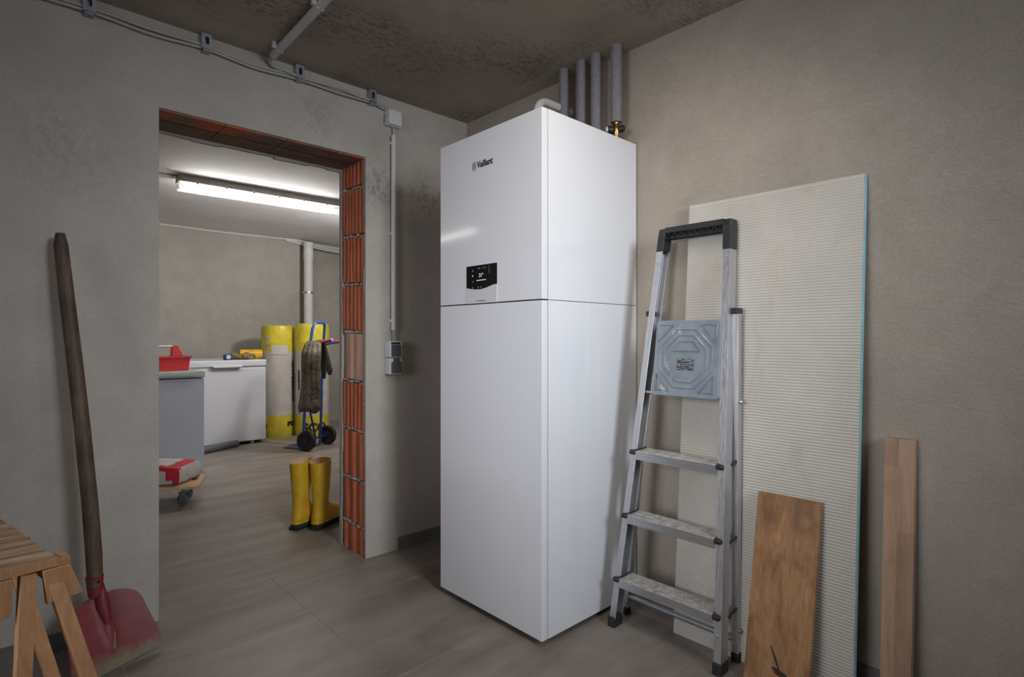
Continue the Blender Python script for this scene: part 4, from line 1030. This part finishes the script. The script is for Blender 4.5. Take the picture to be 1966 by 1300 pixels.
# ------------------------------------------------------------------ insulation rolls
def roll(cx, cy, r, h, label, t1, t2, sc_a, facing):
    rt = thing('insulation_roll', label, 'insulation roll', (cx, cy, 0), 0, 'upright insulation rolls')
    def wob(z, a): return r * (1 + 0.018 * mnoise.noise(V((math.cos(a) * 1.5, math.sin(a) * 1.5, z * 4 + cx))) + 0.006 * math.sin(9 * a + z * 11))
    N_ = 40
    def band(z0, z1, mat, name, cap0, cap1, rad=1.0, shrink0=1.0, shrink1=1.0):
        K = max(2, int((z1 - z0) / 0.05)); rr = []
        if cap0: rr.append([V((cx + 0.75 * r * math.cos(a), cy + 0.75 * r * math.sin(a), z0 + 0.0)) for a in [2 * PI * i / N_ for i in range(N_)]])
        for k in range(K + 1):
            z = z0 + (z1 - z0) * k / K; s_ = 1.0
            if cap0 and k == 0: s_ = 0.95
            if cap1 and k == K: s_ = 0.95
            rr.append([V((cx + wob(z, a) * s_ * rad * math.cos(a), cy + wob(z, a) * s_ * rad * math.sin(a), z)) for a in [2 * PI * i / N_ for i in range(N_)]])
        if cap1:
            for q, dz in ((0.7, 0.004), (0.4, -0.002), (0.15, -0.012)):
                rr.append([V((cx + q * r * math.cos(a), cy + q * r * math.sin(a), z1 + dz + 0.006 * math.sin(6 * a))) for a in [2 * PI * i / N_ for i in range(N_)]])
        return MB().loft(rr, cap0=cap0, cap1=cap1).build(name, mat, rt, smooth=True, auto=60)
    base_b = band(0.0, 0.235, 'yellow_film', 'yellow_band', True, False)
    wr = band(0.235, 0.93, 'white_film', 'white_band', False, False)
    topb = band(0.93, h, 'yellow_film', 'yellow_band', False, True)
    def on(a0, z0): 
        def f_(p): 
            a = a0 + p.x / r
            return V((cx + (wob(z0, a) + 0.003 + p.z) * math.cos(a), cy + (wob(z0, a) + 0.003 + p.z) * math.sin(a), z0 + p.y))
        return f_
    for txt, sz, a, z in t1: text(txt, sz, None, 'print', base_b, 'lettering', 0.0006, bend=on(a, z), bold=0.006)
    for txt, sz, a, z, rot in t2:
        def f_(p, a=a, z=z):
            aa = a + (-p.y) / r; return V((cx + (wob(z + p.x, aa) + 0.003 + p.z) * math.cos(aa), cy + (wob(z + p.x, aa) + 0.003 + p.z) * math.sin(aa), z + p.x))
        text(txt, sz, None, 'print', wr, 'lettering', 0.0006, bend=f_, bold=0.002)
    return rt, on, topb, wr
face = math.atan2(-6.3, -2.35)   # direction from roll to camera
r1, on1, tb1, wr1 = roll(2.345, 6.29, 0.172, 1.205, 'left upright yellow and white insulation roll with a paper label', [('O', 0.085, face - 0.88, 0.115), ('ISO', 0.06, face + 0.85, 0.135)], [('ISOVERBAND', 0.075, face + 1.12, 0.60, 0)], 0, 0)
r2, on2, tb2, wr2 = roll(2.640, 6.07, 0.180, 1.225, 'right upright yellow and white insulation roll behind the hand truck', [('SCO', 0.125, face + 0.10, 0.10)], [('insulation', 0.055, face - 0.92, 0.62, 0)], 0, 0)
def patch(on, parent, a_w, z_c, hh, mat, name, du=0.0):
    mb = MB(); K = 8; A_, B_ = [], []
    for k in range(K + 1):
        u = -a_w / 2 + a_w * k / K + du
        A_.append(mb.bm.verts.new(on(V((u, -hh / 2, 0.002))))); B_.append(mb.bm.verts.new(on(V((u, hh / 2, 0.002)))))
    A2 = [mb.bm.verts.new(v_.co + (V((v_.co.x, v_.co.y, 0)) - V((0, 0, 0))).normalized() * 0.0) for v_ in A_]
    for k in range(K): mb.bm.faces.new([A_[k], A_[k + 1], B_[k + 1], B_[k]])
    for v_ in A2: mb.bm.verts.remove(v_)
    return mb.build(name, mat, parent)
patch(on1(face + 0.12, 0.945), r1, 0.17, 0, 0.10, 'paper', 'paper_label')
patch(on1(face - 0.60, 1.075), r1, 0.045, 0, 0.035, 'white_film', 'paper_label'); patch(on1(face - 0.60, 1.015), r1, 0.045, 0, 0.035, 'white_film', 'paper_label')

# ------------------------------------------------------------------ hand truck
TA = math.atan2(0.539, 0.842)
tk = thing('hand_truck', 'blue steel hand truck with red grips in the second room', 'hand truck', (2.349, 5.328, 0), TA)
def T(x, y, z): return V((x, y, z))
for sx_ in (-1, 1):
    wo = MB().lathe([(0.030, -0.024), (0.062, -0.020), (0.070, -0.024), (0.090, -0.022), (0.096, -0.012), (0.096, 0.012), (0.090, 0.022), (0.070, 0.024), (0.062, 0.020), (0.030, 0.024)], (sx_ * 0.176, -0.02, 0.096), (1, 0, 0), 28).build('wheel', 'black_rubber', tk, smooth=True, local=True)
    MB().lathe([(0.024, -0.030), (0.026, -0.02), (0.026, 0.02), (0.024, 0.030)], (sx_ * 0.176, -0.02, 0.096), (1, 0, 0), 16).build('hub', 'black_plastic', wo, smooth=True, local=True)
MB().tube([(-0.17, -0.02, 0.096), (0.17, -0.02, 0.096)], 0.010, 10).build('axle', 'blue_steel_dark', tk, smooth=True, local=True)
mb = MB(); mb.prism([(-0.14, 0.04), (0.14, 0.04), (0.11, 0.29), (-0.11, 0.29)], lambda u, v_, d: V((u, v_, d)), (0.004, 0.009)); mb.build('toe_plate', 'blue_steel_dark', tk, local=True)
# main frame: an inverted U of tube rising from the toe plate, leaning back
fr_pts = [(-0.145, 0.045, 0.01), (-0.145, 0.035, 0.15), (-0.130, 0.015, 0.60), (-0.112, -0.015, 1.00), (-0.102, -0.035, 1.16), (-0.09, -0.045, 1.205), (-0.06, -0.05, 1.222), (0.06, -0.05, 1.222), (0.09, -0.045, 1.205), (0.102, -0.035, 1.16), (0.112, -0.015, 1.00), (0.130, 0.015, 0.60), (0.145, 0.035, 0.15), (0.145, 0.045, 0.01)]
fo = MB().tube(fr_pts, 0.0135, 12).build('frame', 'blue_steel', tk, smooth=True, local=True)
for sx_ in (-1, 1):
    MB().tube([(sx_ * 0.130, 0.016, 0.55), (sx_ * 0.06, -0.02, 0.2), (sx_ * 0.03, -0.02, 0.10)], 0.010, 10).build('brace', 'blue_steel_dark', tk, smooth=True, local=True)
    h = MB().tube([(sx_ * 0.112, -0.015, 1.00), (sx_ * 0.118, -0.09, 1.022), (sx_ * 0.122, -0.16, 1.035)], 0.012, 10).build('handle', 'blue_steel', tk, smooth=True, local=True)
    g = MB().tube([(sx_ * 0.122, -0.15, 1.033), (sx_ * 0.128, -0.265, 1.055)], 0.0165, 12).build('grip', 'red_grip', tk, smooth=True, local=True)
    MB().lathe([(0.0165, 0), (0.013, 0.004)], (sx_ * 0.128, -0.265, 1.055), (0.02, -1, 0.18), 12).build('grip_cap', 'pale_cap', g, smooth=True, local=True)
MB().tube([(-0.112, -0.015, 0.98), (0.112, -0.015, 0.98)], 0.009, 8).build('cross_bar', 'blue_steel', tk, smooth=True, local=True)
# jacket draped over the near handle
jk = thing('jacket', 'brown and black jacket draped over the handle of the hand truck', 'jacket', at(598, 790, 5.30))
def drape(pts, mat, name, folds=5, seed=0, seg=40, dmul=0.5):
    """pts: (px_left, px_right, py, depth)"""
    rr = []; K = len(pts)
    fine = []
    for i in range(K - 1):
        for k in range(5):
            t = k / 5; fine.append([pts[i][q] * (1 - t) + pts[i + 1][q] * t for q in range(4)])
    fine.append(list(pts[-1]))
    for j, (l, r_, py, dd) in enumerate(fine):
        c_ = at((l + r_) / 2, py, dd); hw_ = (r_ - l) / 2 / FPX * dd
        ring = []
        for k in range(seg):
            a = 2 * PI * k / seg
            f_ = 1 + 0.10 * math.sin(folds * a + seed + j * 0.12) + 0.22 * mnoise.noise(V((math.cos(a) * 1.3, math.sin(a) * 1.3, j * 0.16 + seed)))
            f2 = f_ + 0.12 * math.sin(11 * a + seed * 2 + 0.3 * math.sin(j * 0.4))
            ring.append(c_ + RT * (hw_ * math.cos(a) * (0.93 + 0.07 * f_)) + FW * (max(hw_ * dmul, 0.02) * math.sin(a) * f2) + V((0, 0, 0.012 * math.sin(3 * a + seed) * (1 if j == len(fine) - 1 else 0))))
        rr.append(ring)
    return MB().loft(rr).build(name, mat, jk, smooth=True, auto=70)
drape([(592, 613, 654, 5.33), (585, 617, 660, 5.30), (579, 617, 678, 5.27), (578, 616, 700, 5.26), (579, 615, 720, 5.26), (578, 616, 745, 5.26), (575, 616, 768, 5.26), (572, 616, 783, 5.26), (574, 613, 791, 5.26)], 'jacket', 'body', 5, 1.0)
drape([(608, 622, 653, 5.36), (614, 626, 660, 5.36), (615, 630, 690, 5.36), (616, 627, 712, 5.36), (617, 625, 725, 5.36)], 'jacket_dark', 'sleeve', 4, 2.5)
drape([(616, 626, 660, 5.45), (620, 631, 680, 5.45), (622, 636, 700, 5.45), (627, 639, 712, 5.45), (629, 636, 718, 5.45)], 'jacket_dark', 'sleeve', 3, 4.1)

# ------------------------------------------------------------------ rubber boots
def boot(loc, rz, label, sc=0.96):
    bt = thing('rubber_boot', label, 'boot', loc, rz, 'yellow rubber boots')
    sec = [((0.066, 0.400), (-0.074, 0.386), 0.053, 2.2), ((0.062, 0.34), (-0.070, 0.33), 0.052, 2.2), ((0.057, 0.27), (-0.064, 0.26), 0.048, 2.2), ((0.050, 0.20), (-0.058, 0.19), 0.042, 2.2),
           ((0.049, 0.165), (-0.056, 0.135), 0.038, 2.2), ((0.060, 0.142), (-0.062, 0.090), 0.037, 2.2), ((0.076, 0.130), (-0.070, 0.052), 0.042, 2.4), ((0.094, 0.122), (-0.060, 0.036), 0.043, 2.5),
           ((0.114, 0.116), (-0.010, 0.034), 0.046, 2.6), ((0.138, 0.110), (0.060, 0.034), 0.050, 2.6), ((0.165, 0.102), (0.120, 0.034), 0.053, 2.6), ((0.190, 0.089), (0.165, 0.034), 0.051, 2.6), ((0.206, 0.070), (0.195, 0.035), 0.042, 2.5), ((0.213, 0.052), (0.209, 0.038), 0.022, 2.2)]
    rr = []
    for (A_, B_, hw_, pw) in sec:
        A_, B_ = V((A_[0], 0, A_[1])), V((B_[0], 0, B_[1])); c_ = (A_ + B_) / 2; u = (A_ - B_) / 2
        ring = []
        for k in range(28):
            a = 2 * PI * k / 28; cs, sn = math.cos(a), math.sin(a)
            ring.append((c_ + u * math.copysign(abs(cs) ** (2 / pw), cs) + V((0, hw_, 0)) * math.copysign(abs(sn) ** (2 / pw), sn)) * sc)
        rr.append(ring)
    MB().loft(rr, cap0=False).build('shaft', 'yellow_rubber', bt, smooth=True, auto=70, local=True)
    # rim and lining
    c_ = sum(rr[0], V()) / 28
    MB().tube([c_ + (p - c_) * 0.985 for p in rr[0]], 0.0035 * sc, 6, closed=True).build('rim', 'yellow_rubber', bt, smooth=True, local=True)
    MB().loft([[p.lerp(sum(r_, V()) / 28, 0.06) for p in r_] for r_ in rr[:4]], cap0=False).build('lining', 'boot_lining', bt, smooth=True, local=True)
    # seam band above the sole and the cleated sole
    out = []
    for k in range(36):
        a = 2 * PI * k / 36; x = 0.072 + 0.143 * math.cos(a); wd = 0.040 + 0.012 * max(0, (x - 0.03) / 0.15) - 0.006 * (0.03 < x < 0.09)
        out.append((x * sc, (wd + 0.004) * math.copysign(abs(math.sin(a)) ** 0.55, math.sin(a)) * sc))
    MB().prism(out, lambda u, v_, d: V((u, v_, d)), (0.034 * sc, 0.050 * sc)).build('foxing', 'yellow_rubber', bt, local=True, bevel=0.003)
    so = MB(); so.prism([(u * 1.0, v_ * 1.02) for u, v_ in out], lambda u, v_, d: V((u, v_, d)), (0.016 * sc, 0.0345 * sc))
    for k in range(9):
        x = -0.058 + 0.031 * k
        if k == 3: continue
        hwk = (0.032 + 0.010 * max(0, (x - 0.03) / 0.15)) * (0.75 if k in (0, 8) else 1)
        so.box(((x - 0.010) * sc, -hwk * sc, 0), ((x + 0.011) * sc, hwk * sc, 0.018 * sc))
    so.box((-0.066 * sc, -0.030 * sc, 0.0), (0.02 * sc, 0.034 * sc, 0.018 * sc))
    so.build('sole', 'black_rubber', bt, local=True)
    return bt
boot((1.388, 3.072, 0), math.radians(30), 'right yellow rubber boot, toe turned towards the brick jamb')
boot((1.305, 3.145, 0), math.radians(26), 'left yellow rubber boot on the floor inside the doorway')

# ------------------------------------------------------------------ dolly and cement bag
dl = thing('dolly', 'small wooden transport dolly with castors under the red and white sack', 'dolly', (0.80, 4.25, 0), 0)
N0 = V((0.985, 3.965, 0)); e2 = V((0.36, 0.933, 0)).normalized(); e1 = V((-e2.y, e2.x, 0))
DM = Matrix((e1, e2, V((0, 0, 1)))).transposed().to_4x4(); DM.translation = N0
c1 = 0.035
poly = [(c1, 0.0), (0.56, 0.0), (0.59, c1), (0.59, 0.30), (0.56, 0.335), (c1, 0.335), (0.008, 0.325), (0.0, 0.30), (0.0, c1), (0.01, 0.008)]
MB().prism(poly, lambda u, v_, d: DM @ V((u, v_, d)), (0.118, 0.136)).build('deck', 'wood_dolly', dl, bevel=0.003)
for (u, v_) in ((0.05, 0.20), (0.05, 0.285)):
    MB().prism([(u + 0.018 * math.cos(t), v_ + 0.036 * math.sin(t)) for t in [2 * PI * i / 16 for i in range(16)]], lambda a, b, d: DM @ V((a, b, d)), (0.1175, 0.1366)).build('dark_grip_inset', 'dark_gap', dl)  # solid insets for the cut-outs; the shade inside is put into the colour
for (u, v_) in ((0.085, 0.24), (0.085, 0.07), (0.50, 0.07), (0.50, 0.27)):
    cst = bpy.data.objects.new('castor', None); C.objects.link(cst); cst.parent = dl
    b_ = DM @ V((u, v_, 0)); cst.location = wm(dl).inverted() @ b_
    ax = V((0.8, 0.6, 0)).normalized(); fw_ = V((-ax.y, ax.x, 0))
    c_ = b_ + fw_ * 0.02 + V((0, 0, 0.0375))
    MB().lathe([(0.015, -0.013), (0.034, -0.012), (0.0375, -0.007), (0.0375, 0.007), (0.034, 0.012), (0.015, 0.013)], c_, ax, 20).build('wheel', 'dark_pipe', cst, smooth=True)
    mb = MB()
    for s in (-1, 1):
        p = c_ + ax * (0.018 * s)
        mb.prism([(-0.012, 0.0), (0.012, -0.004), (0.016, 0.055), (-0.042, 0.062)], lambda uu, vv, d, p=p: p + fw_ * uu + V((0, 0, vv)) + ax * d, (-0.0012, 0.0012))
    mb.box((b_.x - 0.03, b_.y - 0.03, 0.112), (b_.x + 0.03, b_.y + 0.03, 0.118)); mb.tube([b_ + V((0, 0, 0.095)), b_ + V((0, 0, 0.113))], 0.022, 14)
    mb.build('fork', 'zinc', cst)
bg = thing('cement_bag', 'red and white printed paper sack lying on the wooden dolly', 'bag', (0.80, 4.25, 0.136))
g0 = V((0.885, 4.03, 0.137)); ge = V((0.67, 0.74, 0)).normalized(); gl = V((-ge.y, ge.x, 0)); BMx = Matrix((ge, gl, V((0, 0, 1)))).transposed().to_4x4(); BMx.translation = g0
mb = MB(); bmesh.ops.create_cube(mb.bm, size=1.0); bmesh.ops.subdivide_edges(mb.bm, edges=mb.bm.edges[:], cuts=9, use_grid_fill=True)
bw, bl_, bh = 0.27, 0.42, 0.125
for v_ in mb.bm.verts:
    q = v_.co * 2.0
    nx = v_.co.x * (1 - 0.05 * q.z * q.z) * (1 - 0.06 * q.y ** 4); ny = v_.co.y * (1 - 0.04 * q.z * q.z); nz = v_.co.z * (1 - 0.10 * q.x ** 4 - 0.18 * q.y ** 4) + (0.5 * 0 if q.z < 0 else 0)
    v_.co = V((nx * bw + bw / 2, ny * bl_ + bl_ / 2, max(0.0, nz * bh + bh / 2 + 0.008 * mnoise.noise(V((nx * 7, ny * 7, nz * 3))))))
for f_ in mb.bm.faces:
    c_ = f_.calc_center_median(); f_.material_index = 0
    nrm_ = f_.normal
    if (c_.y < 0.005 * 0 + 0.001): pass
    if c_.x < 0.012 and (c_.y < 0.065 or c_.z > bh * 0.72): f_.material_index = 1
    if c_.z > bh * 0.80 and (c_.x < 0.04 or 0.02 < c_.y < 0.075): f_.material_index = 1
bmesh.ops.transform(mb.bm, matrix=BMx, verts=mb.bm.verts[:])
sk = mb.build('sack', ['paper', 'red_print'], bg, smooth=True, auto=60)
